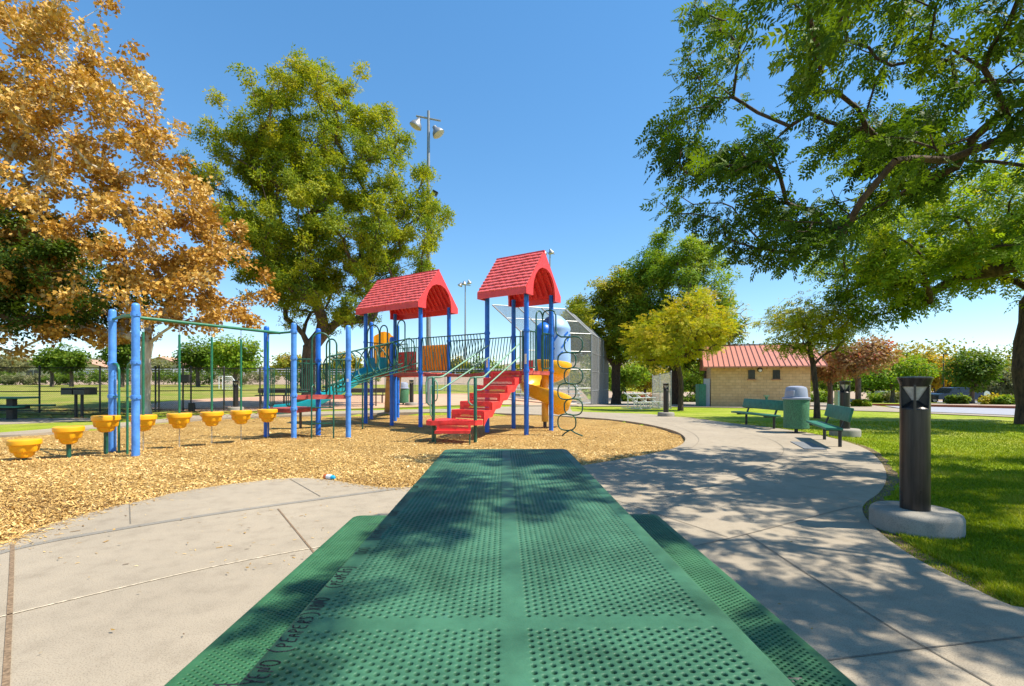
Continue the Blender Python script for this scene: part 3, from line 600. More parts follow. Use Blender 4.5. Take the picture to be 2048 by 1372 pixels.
tree('overhanging_ash', 'ash with dark feathery leaves reaching in from the right over the path', (8.6, 4.4, 0),
     [(-2.6, .2, 4.7, 3.9, 3.4, 1.5), (-1.0, .3, 6.2, 4.6, 3.8, 1.9), (-3.6, 2.2, 4.4, 2.3, 1.6, 1.5), (1.5, 0, 5.8, 3.6, 3.4, 2.2), (-4.6, -1.2, 4.6, 2.0, 1.8, 1.1), (-5.9, -2.1, 4.9, 1.9, 2.3, 1.3), (-5.7, -1.7, 4.4, 1.8, 2.2, 1.1)], 600, .12, PIN4, 18500, lm('near_ash', [(.025, .06, .012), (.055, .12, .014), (.10, .19, .014), (.17, .27, .016), (.27, .35, .02)], .38),
     bark='barkd', fork=2.5, seed=44, spread=.27, size=.172, gap=(.95, -.30), nup=.45, tipr=.006, accept=acc, extra=tips_x, droop=.2, step=.4)
# tree at the right edge behind the bollard
tree('broad_tree', 'spreading green tree whose trunk stands at the right edge of the lawn', (14.86, 13.9, 0),
     [(-2.2, 0, 5.0, 3.8, 3.2, 1.9), (-.2, 0, 6.0, 4, 3.4, 1.9), (-4.0, .3, 4.6, 1.9, 2, 1.5), (2, 0, 5.4, 3, 3, 2)], 340, .24, PIN3, 12500, lm('broad', [(.08, .15, .02), (.16, .28, .02), (.27, .40, .025), (.38, .48, .03), (.52, .50, .04)], .5), bark='barkd', fork=1.55, seed=52, spread=.52, gap=(1.3, -1.3), size=.27, nup=.5, lean=(-.15, 0), accept=lambda p: p[2] > 3.0 + .25 * max(0, p[0] - 12.5) and p[1] > 11)
# young trees near the path
tree('young_locust', 'young yellow green tree with bare twigs above, between bench and building', gz(xa(1634, 16.4), 16.4), [(-.4, 0, 3.1, 1.75, 1.6, .95), (.5, 0, 3.4, 1.5, 1.5, 1.0)], 210, .085, PIN3, 2700, lm('locust2', [(.14, .22, .012), (.30, .38, .014), (.46, .46, .016), (.62, .52, .02)]), bark='barkd', fork=1.8, seed=61, spread=.34, size=.19, lean=(-.1, 0), tipr=.004, step=.3)
tree('bare_twig_tree', 'thin nearly leafless yellow tree behind the building roof', gz(xa(1560, 31), 43), [(0, 0, 7.2, 4.2, 3, 3.6)], 300, .14, PIN3, 2200, lm('locust', LOC), fork=2.4, seed=62, spread=.4, size=.26, tipr=.022, step=.5)
tree('yellow_locust', 'yellow leaved tree standing left of the tan building', gz(xa(1361, 26), 26), [(-.3, 0, 4.0, 2.8, 2.6, 1.4), (.9, 0, 4.8, 2.0, 2.2, 1.7), (-1.2, 0, 3.4, 1.8, 2, .9)], 360, .13, PIN3, 9500, lm('locust', LOC), bark='barkd', fork=1.7, seed=63, spread=.42, size=.20, tipr=.005, step=.4)
tree('round_ash', 'large round dark green tree behind the yellow tree', gz(xa(1352, 45), 45), [(0, 0, 10.6, 5.4, 5, 5.0), (-1, 0, 6.4, 5.6, 5, 3.4), (1.6, 0, 6.2, 5.0, 5, 3.6), (-.3, 0, 13.0, 3.6, 4, 2.9)], 460, .5, CL, 32000, lm('round', [(.07, .15, .02), (.13, .24, .022), (.20, .34, .03), (.30, .42, .035), (.42, .46, .05)]), fork=4, seed=71, spread=1.0, size=.32, gap=(2.4, -1.5), tipr=.02, bark='barkd', step=.8)
tree('upright_ash', 'narrower green tree between ball cage and round tree', gz(xa(1232, 46), 46), [(-.6, 0, 8.6, 3.8, 4, 4.2), (-3.0, 0, 7.0, 2.8, 4, 3.2), (1, 0, 9.8, 2.6, 3, 3.2), (.8, 0, 6.2, 3.0, 3, 2.4)], 330, .42, CL, 15000, lm('ash', ASH), fork=3.6, seed=72, spread=.8, size=.33, gap=(2.2, -1.2), tipr=.018, bark='barkd', step=.8)
# background trees (photo column, distance, crown half width m, top row, crown bottom row)
def bgtree(kind, label, px, Y, hw, ytop, ybot, key, cols, nl, seed, grp=None, leaf=TRI, size=None, bark='bark', cat='tree'):
    x = xa(px, Y); z0 = tz(x, Y); zt = za(ytop, Y) - z0; zb = max(.3, za(ybot, Y) - z0); c = (zt + zb) / 2; r = (zt - zb) / 2
    return tree(kind, label, (x, Y, z0), [(0, 0, c, hw * .8, hw * .8, r), (-hw * .35, 0, c - r * .25, hw * .62, hw * .6, r * .7), (hw * .35, 0, c - r * .1, hw * .62, hw * .6, r * .72)], 110, .028 * zt + .04, leaf, nl, lm(key, cols), fork=max(.8, zb * .9), seed=seed, spread=.16 * hw + .35, size=size or (.10 + .0036 * Y), tipr=.012, step=.7, bark=bark, grp=grp, gap=(max(.8, hw * .42), -1.0))
BG = 'trees beyond the park'
for a in [
 ('field_tree', 'dark green tree with a straight trunk, left of the goal', 396, 62, 2.7, 672, 742, 'deep', DEEP, 5200, 101),
 ('field_tree', 'bright green tree right behind the white goal', 470, 60, 3.6, 664, 748, 'bright', BRI, 7600, 102),
 ('field_tree', 'slim dark tree beneath the sycamore, nearest the twin grill', 143, 60, 2.0, 690, 745, 'deep', DEEP, 3800, 103),
 ('field_tree', 'forked dark tree left of the twin grill beyond the field', 104, 62, 1.8, 695, 742, 'deep', DEEP, 3200, 104),
 ('field_tree', 'green tree seen between the two tall blue posts', 243, 58, 2.2, 655, 742, 'deep', DEEP, 4400, 105),
 ('distant_tree', 'rusty orange tree between the post pair and the big ash', 575, 95, 4.4, 703, 752, 'mix', MIX, 4200, 106),
 ('distant_tree', 'small greyish tree behind the far house', 305, 95, 3.6, 716, 750, 'grey', GREY, 1800, 107),
 ('distant_tree', 'rusty tree showing through the climbing rings', 690, 92, 3.6, 700, 752, 'mix', MIX, 3400, 108),
 ('distant_tree', 'low grey green tree at the left end of the far fence', 20, 80, 4.2, 700, 748, 'grey', GREY, 3000, 109),
 ('distant_tree', 'olive tree behind the left roof posts', 760, 96, 3.4, 706, 756, 'grey', GREY, 2600, 110),
 ('distant_tree', 'olive tree seen beneath the bridge', 905, 94, 4.6, 708, 764, 'mix', MIX, 3600, 111),
 ('distant_tree', 'yellowish tree beneath the bridge beside the stairs', 965, 92, 4.0, 714, 766, 'bright', BRI, 3200, 112),
 ('shrub_tree', 'low yellow green tree right of the ball cage', 1250, 72, 4.0, 716, 778, 'bright', BRI, 4200, 113),
 ('shrub_tree', 'loose green tree behind the bleachers', 1290, 76, 4.4, 722, 778, 'mix', MIX, 3600, 114),
 ('shrub_tree', 'green tree left of the tan building doorway', 1392, 66, 3.4, 714, 782, 'bright', BRI, 3600, 115),
 ('crepe_myrtle', 'pinkish brown tree with red blossoms right of the building', 1716, 36, 2.7, 672, 752, 'crepe', CREPE, 6200, 116),
 ('crepe_myrtle', 'rusty pink tree close to the right end of the building', 1660, 40, 2.0, 690, 762, 'crepe', CREPE, 4200, 117),
 ('park_tree', 'small dark young tree beyond the second bollard', 1664, 52, 1.6, 752, 776, 'deep', DEEP, 1600, 118),
 ('park_tree', 'bright green tree right of the pink blossom tree', 1785, 60, 4.8, 706, 776, 'bright', BRI, 6200, 119),
 ('park_tree', 'orange yellow tree behind the near bollard', 1828, 82, 5.6, 682, 776, 'mix', MIX, 6200, 120),
 ('park_tree', 'golden tree left of the thin lamp post', 1872, 70, 3.2, 710, 782, 'org', ORG, 4200, 121),
 ('park_tree', 'golden brown tree right of the thin lamp post', 1905, 84, 4.2, 710, 782, 'org', ORG, 3600, 122),
 ('park_tree', 'green tree in the planting bed in front of the dark pickup', 1944, 48, 2.5, 694, 778, 'bright2', [(.03, .08, .012), (.07, .15, .014), (.13, .22, .016), (.2, .27, .02)], 6200, 123),
 ('park_tree', 'grey olive tree right of the pickup, near the sign', 2005, 66, 3.6, 728, 788, 'grey', GREY, 4200, 124),
 ('park_tree', 'dark green tree low behind the blossom tree', 1745, 74, 4.2, 736, 782, 'deep', DEEP, 4000, 125),
 ('park_tree', 'dark tree behind the pickup bed', 1975, 80, 5.0, 742, 792, 'deep', DEEP, 4200, 126),
 ('park_tree', 'pale green tree behind the roof, right end', 1605, 70, 4.6, 690, 770, 'mix', MIX, 4200, 127),
 ('park_tree', 'dark green tree beyond the right edge trunk', 2055, 74, 5.6, 722, 792, 'deep', DEEP, 3600, 128),
 ('park_tree', 'yellow green tree behind the young tree, over the roof', 1530, 72, 3.6, 700, 770, 'locust', LOC, 2600, 129),
]: bgtree(*a[:7], *a[7:9], a[9], a[10], grp=BG)
# shrubs
def shrub(kind, label, px, Y, hw, h, key, cols, nl, seed, grp='shrubs along the far bank', dz=0., cat='shrub'):
    x = xa(px, Y); z = tz(x, Y) + dz
    return tree(kind, label, (x, Y, z - .05), [(0, 0, h * .5, hw, hw * .7, h * .5)], 40, .05, TRI, nl, lm(key, cols), fork=h * .18, seed=seed, spread=.35 * h, size=.10 + .0022 * Y, tipr=.01, step=.4, grp=grp, cat=cat)
hedge_lab = ['at the far left of the bank', 'left of the grill on the bank', 'above the grill on the bank', 'behind the tall left posts', 'left of the goal', 'directly behind the goal', 'right of the goal', 'behind the climbing ladder', 'below the ring climber', 'at the left roof posts']
for i, (px, hw) in enumerate(((5, 2.6), (45, 3.4), (118, 3.0), (190, 3.8), (285, 3.6), (350, 4.6), (420, 4.4), (520, 4.0), (610, 5.0), (700, 4.6))):
    shrub('hedge_shrub', ['dark dense hedge shrub ', 'brownish hedge shrub '][i % 3 == 1] + hedge_lab[i], px, 71.5, hw, 2.1 if 150 < px < 640 else 1.5, 'deep' if i % 3 != 1 else 'grey', DEEP if i % 3 != 1 else GREY, 2200, 200 + i, dz=.3)
for i, (px, Y, hw, h, key, cols, lb) in enumerate(((1916, 44.5, .8, .95, 'deep', DEEP, 'dark ornamental grass clump in front of the pickup'), (1985, 42.5, 1.0, .9, 'locust', LOC, 'yellow grass clump right of the pickup'), (2015, 41.5, .8, .9, 'bright', BRI, 'green grass clump nearest the right trunk'), (1762, 64, 1.9, 1.5, 'bright', BRI, 'grassy clump under the utility cabinet'), (1790, 63, 1.8, 1.4, 'grey', GREY, 'grey green clump left of the near bollard'), (1640, 62, 1.7, 1.6, 'bright', BRI, 'round clipped bush behind the trash can'), (1690 + 32, 35, .5, .55, 'bright', BRI, 'small leafy plant at the foot of the blossom tree'), (1262, 70, 2.6, 1.3, 'deep', DEEP, 'dark low bush on the bank right of the cage'), (1300, 70, 2.4, 1.2, 'crepe', CREPE, 'reddish low bush behind the small bleachers'), (1385, 64, 2.3, 1.2, 'deep', DEEP, 'low bush left of the building'))):
    shrub('bush', lb, px, Y, hw, h, key, cols, 2400, 230 + i, grp='bushes around the park')
def farwood():
    rng = np.random.default_rng(9); n = 120000; u = rng.uniform(-1.6, 1.8, n); Y = rng.uniform(112, 150, n); X = u * Y
    top = 10 + 2.6 * np.sin(X * .13) + 2 * np.sin(X * .37 + 1) + 1.2 * np.sin(X * .9); top = np.where(u < .14, top * .42, top); z = rng.random(n) ** .8 * np.maximum(top, 1.5)
    C = np.stack([X, Y, terr(X, Y) + z], -1); q = rng.normal(0, 1, (n, 3)); q /= np.linalg.norm(q, axis=1, keepdims=True); r = np.cross(q, rng.normal(0, 1, (n, 3))); r /= np.linalg.norm(r, axis=1, keepdims=True)
    s = rng.uniform(.22, .5, (n, 1)); V = np.stack([C - q * s, C + r * s * .6, C + q * s, C - r * s * .6], 1).reshape(-1, 3)
    t = np.repeat(np.clip(.5 + .3 * np.sin(X * .21) + rng.normal(0, .2, n), 0, 1), 4)
    tag(np_mesh('distant_wood', V, 4, lm('mix', MIX), tint=t), 'band of distant mixed woodland along the horizon', 'wood', kind='stuff')
farwood()
# fallen leaves below the sycamore and on the slab
def litter():
    rng = np.random.default_rng(12); n = 3200; px = rng.uniform(-60, 560, n); py = np.where(rng.random(n) < .8, rng.normal(822, 7, n), rng.uniform(800, 842, n)); P = np.array([gp(a, max(b, 796)) for a, b in zip(px, py)]); 
    m = 46; Q = np.stack([rng.uniform(-3.2, -.9, m), rng.uniform(1.6, 4.6, m)], -1); Q2 = np.stack([rng.uniform(1.2, 3.2, 26), rng.uniform(1.6, 7, 26)], -1)
    P = np.concatenate([P, Q, Q2]); s = np.concatenate([rng.uniform(.06, .13, n), rng.uniform(.012, .035, m + 26)]); k = len(P); a = rng.uniform(0, 2 * pi, k)
    tm = np.array([(0, 0), (.4, .2), (1, .03), (.45, -.2)]); tm = tm[None] * s[:, None, None]
    x = tm[..., 0] * np.cos(a)[:, None] - tm[..., 1] * np.sin(a)[:, None] + P[:, 0:1]; y = tm[..., 0] * np.sin(a)[:, None] + tm[..., 1] * np.cos(a)[:, None] + P[:, 1:2]
    z = (terr(P[:, 0], P[:, 1]) + .012)[:, None] + rng.uniform(0, .25, (k, 4)) * s[:, None]
    tag(np_mesh('fallen_leaves', np.stack([x, y, z], -1).reshape(-1, 3), 4, lm('fallen', [(.10, .05, .02), (.3, .16, .04), (.5, .3, .07), (.3, .2, .08)], .1), tint=np.repeat(rng.random(k), 4)), 'scattered dry fallen leaves under the sycamore and on the slab', 'fallen leaves', kind='stuff')
litter()
#@@PART2
# ------------------------------------------------------------------ picnic table
def perf_panel(mb, x0, y0, nx, ny, p, r, z):
    "staggered round holes with rolled rims; fills a rectangle (nx*px wide, ny*py long)"
    px, py = p; hx, hy = px / 2, py / 2; ang = [k * pi / 4 for k in range(8)]; rings = ((r * 1.48, 0), (r * 1.25, -.0006), (r * 1.04, -.0022), (r, -.0095))
    cs = [(x0 + hx + i * px, y0 + hy + j * py) for i in range(nx) for j in range(ny)] + [(x0 + px + i * px, y0 + py + j * py) for i in range(nx - 1) for j in range(ny - 1)]
    for cx, cy in cs:
        vs = [(cx + hx, cy, z), (cx, cy + hy, z), (cx - hx, cy, z), (cx, cy - hy, z)]
        for rr, dz in rings: vs += [(cx + rr * cos(a), cy + rr * sin(a), z + dz) for a in ang]
        fs = []
        for k in range(4):
            a, b = k, (k + 1) % 4; fs += [(a, b, 4 + (2 * k + 2) % 8, 4 + 2 * k + 1), (a, 4 + 2 * k + 1, 4 + 2 * k)]
        for q in range(3): fs += [(4 + q * 8 + i, 4 + q * 8 + (i + 1) % 8, 12 + q * 8 + (i + 1) % 8, 12 + q * 8 + i) for i in range(8)]
        mb.add(vs, fs)
    x1 = x0 + nx * px; y1 = y0 + ny * py
    for j in range(ny - 1):
        y = y0 + hy + j * py
        mb.add([(x0, y, z), (x0 + hx, y + hy, z), (x0, y + py, z)], [(0, 1, 2)]); mb.add([(x1, y, z), (x1, y + py, z), (x1 - hx, y + hy, z)], [(0, 1, 2)])
    for i in range(nx - 1):
        x = x0 + hx + i * px
        mb.add([(x, y0, z), (x + px, y0, z), (x + hx, y0 + hy, z)], [(0, 1, 2)]); mb.add([(x, y1, z), (x + hx, y1 - hy, z), (x + px, y1, z)], [(0, 1, 2)])
    for cx, cy, sx, sy in ((x0, y0, 1, 1), (x1, y0, -1, 1), (x0, y1, 1, -1), (x1, y1, -1, -1)):
        mb.add([(cx, cy, z), (cx + sx * hx, cy, z), (cx, cy + sy * hy, z)], [(0, 1, 2)])
    return (x0, y0, x1, y1)
def rrect(x0, y0, x1, y1, r, n=6):
    P = []
    for cx, cy, a0 in ((x1 - r, y0 + r, -90), (x1 - r, y1 - r, 0), (x0 + r, y1 - r, 90), (x0 + r, y0 + r, 180)):
        P += [(cx + r * cos(R(a0 + 90 * k / n)), cy + r * sin(R(a0 + 90 * k / n))) for k in range(n + 1)]
    return P
def perf_slab(name, mat, parent, x0, y0, x1, y1, z, panels, p, r, rc=.05):
    mb = MB(); holes = [perf_panel(mb, *q, p, r, z) for q in panels]
    bm = bmesh.new(); ins = .006; E = []
    for lp in [rrect(x0 + ins, y0 + ins, x1 - ins, y1 - ins, rc - ins)] + [[(a, b), (c, b), (c, d), (a, d)] for a, b, c, d in holes]:
        vs = [bm.verts.new((x, y, z)) for x, y in lp]; E += [bm.edges.new((vs[i], vs[(i + 1) % len(vs)])) for i in range(len(vs))]
    bmesh.ops.triangle_fill(bm, edges=E, use_beauty=True); bm.verts.index_update()
    mb.add([v.co.copy() for v in bm.verts], [[v.index for v in f.verts] for f in bm.faces]); bm.free()
    L = [(ins, 0), (.0025, -.0012), (.0007, -.004), (0, -.008), (0, -.040), (.003, -.043), (.006, -.040), (.006, -.010)]; rings = [rrect(x0 + i, y0 + i, x1 - i, y1 - i, rc - i) for i, _ in L]; n = len(rings[0])
    vs = [(x, y, z + L[k][1]) for k, rg in enumerate(rings) for x, y in rg]; fs = [(k * n + i, k * n + (i + 1) % n, (k + 1) * n + (i + 1) % n, (k + 1) * n + i) for k in range(len(L) - 1) for i in range(n)]
    mb.add(vs, fs)
    o = mb.build(name, mat, parent, world=False); bm = bmesh.new(); bm.from_mesh(o.data); bmesh.ops.remove_doubles(bm, verts=bm.verts[:], dist=.00005)
    bmesh.ops.recalc_face_normals(bm, faces=bm.faces[:]); bm.to_mesh(o.data); bm.free(); o.data.polygons.foreach_set('use_smooth', [True] * len(o.data.polygons)); o.data.set_sharp_from_angle(angle=R(70)); return o
LET = {'X': [[(0, 0), (.8, 1)], [(0, 1), (.75, 0)]], 'Y': [[(0, 1), (.4, .5), (.4, 0)], [(.8, 1), (.4, .5)]], 'B': [[(.1, 0), (.1, 1), (.6, .85), (.55, .6), (.1, .5), (.65, .4), (.6, .1), (.1, 0)]], 'N': [[(0, 0), (.1, 1), (.6, .05), (.7, 1)]],
 'E': [[(.7, 1), (.1, .95), (.05, .5), (.55, .55)], [(.05, .5), (.0, .02), (.65, .05)]], 'O': [[(.4 + .38 * cos(t), .5 + .5 * sin(t)) for t in [k * pi / 6 for k in range(13)]]], 'P': [[(.1, 0), (.12, 1), (.65, .9), (.6, .55), (.1, .45)]],
 'R': [[(.1, 0), (.12, 1), (.65, .9), (.6, .55), (.1, .5), (.7, 0)]], 'A': [[(0, 0), (.4, 1), (.75, 0)], [(.1, .4), (.65, .45)]], 'S': [[(.7, .9), (.3, 1), (.1, .75), (.6, .45), (.55, .1), (.05, .05)]], '(': [[(.7, 1.25), (.2, .9), (.05, .4), (.3, -.1), (.8, -.3)]], ')': [[(.1, 1.3), (.6, 1.0), (.7, .4), (.45, -.1), (0, -.25)]]}
def picnic_table():
    rt = empty('picnic_table', (0.0175, 0, 0), .0184, 'long green perforated picnic table seen along its top, marker scrawl on its left edge', 'picnic table')
    hw, p = .381, (.0281, .0171); nx = 12; wpan = nx * p[0]; xl = -hw + .031; xr = hw - .031 - wpan
    y0, y1 = .60, 3.025; na = 11; yb = .843; nb = int((y1 - .025 - yb) / p[1]); ya = .812 - na * p[1]
    top = perf_slab('tabletop', 'table', rt, -hw, y0, hw, y1, .751, [(xl, ya, nx, na), (xr, ya, nx, na), (xl, yb, nx, nb), (xr, yb, nx, nb)], p, .0041)
    for s in (-1, 1):
        ps = (.0270, .0171); n1 = 8; w1 = n1 * ps[0]; xa_ = min(s * .816, s * .560); mid = xa_ + (.256 - w1) / 2; ns = int(1.965 / ps[1])
        perf_slab('seat', 'seat', rt, xa_, .62, xa_ + .256, 2.615, .452, [(mid, .635, n1, ns)], ps, .0040, rc=.045)
    rng = random.Random(5); V = []; F = []
    mb = MB()
    for ys, txt, hgt in ((.662, 'YENO', .030), (.742, '(PEAPERS)', .027), (.880, 'XBNO', .027), (.975, '(PEAPERS)', .025), (1.165, 'OOO', .026), (1.270, '(REAPERS)', .026), (1.50, 'XBNO', .024), (1.62, '(PEAPERS)', .024), (1.9, 'OOO', .02)):
        y = ys
        for ch in txt:
            adv = hgt * rng.uniform(.42, .62) * (1.25 if ys > 1.1 else 1); k = 1 + rng.uniform(-.12, .2); sl = rng.uniform(-.1, .25)
            for st in LET[ch]:
                pts = [Vector((-hw + .009 + hgt * (1 - b * k) * .95 + rng.uniform(-.0006, .0006), y + adv * .92 * (a + sl * b) + rng.uniform(-.0006, .0006), .7516)) for a, b in smoothpoly(st, 1)]
                wdt = .0011 if ys > 1.1 else .0013
                for a, b in zip(pts[:-1], pts[1:]):
                    d = (b - a);
                    if d.length < 1e-5: continue
                    d.normalize(); n_ = Vector((-d.y, d.x, 0)) * wdt; e = d * .0006; mb.add([a - e - n_, b + e - n_, b + e + n_, a - e + n_], [(0, 1, 2, 3)])
            y += adv
    mb.build('marker_scrawl', 'ink', rt, world=False)
    for yy in (1.15, 2.45):
        m = MB(); m.tube([(-.70, yy, .425), (.70, yy, .425)], .028); m.tube([(-.30, yy, .70), (.30, yy, .70)], .028)
        for s in (-1, 1): m.tube([(s * .26, yy, .71), (s * .36, yy, .42), (s * .58, yy, .02)], .028); m.box((s * .58, yy, .012), (.12, .12, .02))
        m.build('leg_frame', 'black', rt, smooth=40, world=False)
picnic_table()

# ------------------------------------------------------------------ play structure
E1 = Vector((.823, -.568)); E2 = Vector((.568, .823)); SQ = 1.17; DZ = 1.47; RT = 2.42
A = Vector((-.622, 12.12)); C_ = A + E1 * SQ; B_ = A + E2 * SQ; D_ = A + (E1 + E2) * SQ
def LG(i, j): return Vector((-2.544, 13.446)) - E1 * SQ * i + E2 * SQ * j
PS = empty('play_structure', (-1.6, 13, 0), 0, 'blue and red climbing structure with two red shingled roofs, slides and bridge', 'playground')
def v3(p, z): return (p[0], p[1], z)
def gz0(p): return -.06
def post(p, ztop, mat='blue', rings=(), r=.058, cap=False):
    m = MB(); prof = [(r, -.12), (r, ztop - (.05 if cap else 0))]
    if cap: prof += [(r * .92, ztop - .025), (r * .6, ztop - .006), (r * .15, ztop)]
    pr = []
    for rz in sorted(rings): pr += [rz]
    pts = [prof[0]]
    for rz in pr: pts += [(r, rz - .035), (r * 1.22, rz - .032), (r * 1.25, rz), (r * 1.22, rz + .032), (r, rz + .035)]
    pts += prof[1:]
    m.lathe(pts, (p[0], p[1], 0), 18)
    for rz in pr: m.cyl(v3(p - E1 * r * 1.4, rz), v3(p + E1 * r * 1.4, rz), .011, n=6)
    return m.build('post', mat, PS, smooth=35)
for p in (A, B_, C_, D_): post(p, 3.42, rings=(DZ, RT))
for ij in ((0, 0), (0, 1), (2, 0), (2, 1)): post(LG(*ij), 3.42, rings=(DZ, RT))
post(LG(1, 1), 3.42, rings=(DZ,)); post(LG(1, 0), 2.52, rings=(DZ, RT), cap=True)
for ij in ((3, 1), (3, 2), (2, 2)): post(LG(*ij), 3.25, rings=(DZ, .45), cap=True)
P1, P2, P3, P4, P5, P6 = [Vector(q) for q in ((-7.19, 8.70), (-6.258, 8.04), (-5.586, 11.0), (-4.81, 10.66), (-4.60, 11.48), (-3.764, 11.12))]
for p, rg in ((P1, (2.31, 1.51, .93)), (P2, (2.31, 1.51, .93))): post(p, 2.5, 'bluef', rg, cap=True)
post(P3, 2.47, rings=(1.5, .6), cap=True)
for p in (P4, P6): post(p, 2.5, 'bluef', (2.3, 1.72, .9, .6) if p is P4 else (1.72, .9), cap=True)
post(P5, 2.47, rings=(1.72, .9), cap=True)

def roof(front, L):
    "gabled plastic roof; front = ground point under the front gable apex"
    def q(a, b, z): p = front - E1 * a + E2 * b; return Vector((p.x, p.y, z))
    W, ZE, ZF, ZR = .82, 3.25, 3.40, 4.41
    m = MB()
    for s in (-1, 1):
        n = Vector((E2.x * s, E2.y * s, 0)); t = .035
        for a0, a1 in ([(0, L)] if L < 2 else [(0, L / 2 - .012), (L / 2 + .012, L)]):
            vs = [q(a0, 0, ZR), q(a1, 0, ZR), q(a1, s * W, ZF), q(a0, s * W, ZF), q(a0, 0, ZR - .06), q(a1, 0, ZR - .06), q(a1, s * (W - t), ZF), q(a0, s * (W - t), ZF)]
            m.add(vs, [(0, 1, 2, 3), (4, 7, 6, 5), (0, 3, 7, 4), (1, 5, 6, 2)])
            m.bar(q(a0, s * (W - .012), (ZE + ZF) / 2 + .005), q(a1, s * (W - .012), (ZE + ZF) / 2 + .005), .03, ZF - ZE + .01)
        if L > 2: m.bar(q(L / 2, 0, ZR + .01), q(L / 2, s * (W + .01), ZF + .01), .05, .02)
        # ribs on the underside
        for k in range(int(L / .17)):
            a = .12 + k * .17; m.bar(q(a, s * .06, ZR - .13), q(a, s * (W - .12), ZF + .01), .05, .035)
    m.bar(q(-.01, 0, ZR + .004), q(L + .01, 0, ZR + .004), .05, .03)
    o = m.build('roof', 'roof', PS)
    m = MB(); rows = 11
    for s in (-1, 1):
        nx = int(L / .165); dz = (ZR - ZF) / rows; db = W / rows
        for r in range(rows):
            off = .5 * (r % 2); w = L / nx
            for k in range(nx + (r % 2)):
                a0 = max(0.004, (k - off) * w + .010); a1 = min(L - .004, (k + 1 - off) * w - .008)
                if a1 - a0 < .03: continue
                b0 = s * (W - r * db + .004); b1 = s * (W - (r + 1) * db * 1.0); z0 = ZF + r * dz; z1 = z0 + dz
                up = Vector((E2.x * s * .62, E2.y * s * .62, .78)); th = .026 + .005 * ((k * 7 + r * 3) % 3)
                lo0, lo1, hi1, hi0 = q(a0, b0, z0), q(a1, b0, z0), q(a1, b1, z1), q(a0, b1, z1)
                m.add([lo0 + up * th, lo1 + up * th, hi1 + up * .004, hi0 + up * .004, lo0, lo1, hi1, hi0], [(0, 1, 2, 3), (0, 4, 5, 1), (1, 5, 6, 2), (0, 3, 7, 4)])
    m.build('shingles', 'shingle', o)
    for a, t in ((-.012, .05), (L - .038, .05)):
        m = MB(); out = [(-W, ZE), (-W, ZF), (0, ZR), (W, ZF), (W, ZE), (.52, ZE)]; arc = [(.52, 3.42), (.49, 3.58), (.41, 3.76), (.27, 3.91), (.11, 3.985), (-.11, 3.985), (-.27, 3.91), (-.41, 3.76), (-.49, 3.58), (-.52, 3.42), (-.52, ZE)]
        loop = out + arc; bm = bmesh.new(); vs = [bm.verts.new((x, 0, z)) for x, z in loop]; [bm.edges.new((vs[i], vs[(i + 1) % len(vs)])) for i in range(len(vs))]; bmesh.ops.triangle_fill(bm, edges=bm.edges[:], use_beauty=True); bm.verts.index_update()
        for aa in (a, a + t): m.add([q(aa, v.co.x, v.co.z) for v in bm.verts], [[v.index for v in f.verts] for f in bm.faces])
        bm.free(); n = len(loop); m.add([q(a, x, z) for x, z in loop] + [q(a + t, x, z) for x, z in loop], [(i, (i + 1) % n, n + (i + 1) % n, n + i) for i in range(n)])
        m.build('gable', 'roof', o)
roof((C_ + D_) / 2 + E1 * .14, 1.43)
roof((LG(0, 0) + LG(0, 1)) / 2 + E1 * .14, 2.64)

def deck(poly, z, th=.07, name='deck', mat='deckred'):
    m = MB(); m.prism([tuple(p) for p in poly], z - .02, z)
    n = len(poly); c = sum((Vector(p) for p in poly), Vector((0, 0))) / n
    for i in range(n):
        a = Vector(poly[i]); b = Vector(poly[(i + 1) % n]); s = .03; a2 = a + (c - a) * s; b2 = b + (c - b) * s; m.bar(v3(a2, z - th / 2 - .022), v3(b2, z - th / 2 - .022), .03, th)
    return m.build(name, mat, PS)
deck([A, C_, D_, B_], DZ)
deck([LG(0, 0), LG(0, 1), LG(2, 1), LG(2, 0)], DZ); deck([LG(2, 1), LG(2, 2), LG(3, 2), LG(3, 1)], DZ)
deck([P3, P4, P5, (-5.35, 11.9)], .60); deck([P4, P6, P5], .90)
def railing(a, b, z0=DZ + .07, z1=RT, n=None, t0=.06, t1=None, lean=0., mat='green', r=.011, name='railing', parent=None, round_=True):
    a = Vector(a); b = Vector(b); L = (b - a).length; d = (b - a).normalized(); t1 = t1 if t1 is not None else L - .06; m = MB()
    def q(t, z): p = a + d * t; return v3(p, z)
    rr = .05
    m.tube([q(t0 - (0 if round_ else .05), z1), q(t1 + (0 if round_ else .05), z1)], .015); m.tube([q(t0 + rr, z0), q(t1 - rr, z0)], .013)
    m.tube([q(t0, z1), q(t0, z0 + rr), q(t0 + rr * .3, z0 + rr * .3), q(t0 + rr, z0)], .013); m.tube([q(t1, z1), q(t1, z0 + rr), q(t1 - rr * .3, z0 + rr * .3), q(t1 - rr, z0)], .013)
    n = n or max(1, int((t1 - t0) / .095))
    for k in range(1, n): t = t0 + (t1 - t0) * k / n; m.tube([q(min(t1, max(t0, t - lean)), z1), q(min(t1, max(t0, t + lean)), z0)], r, n=6)
    return m.build(name, mat, parent or PS, smooth=50)
def arch(a, b, z0, z1, r=.019, mat='green', name='arch'):
    a = Vector(a); b = Vector(b); c = (a + b) / 2; h = (b - a) / 2; rad = h.length
    pts = [v3(a, z0)] + [v3(c - h * cos(t), z1 - rad + rad * sin(t)) for t in [k * pi / 10 for k in range(11)]] + [v3(b, z0)]
    m = MB(); m.tube(pts, r, n=10); return m.build(name, mat, PS, smooth=50)
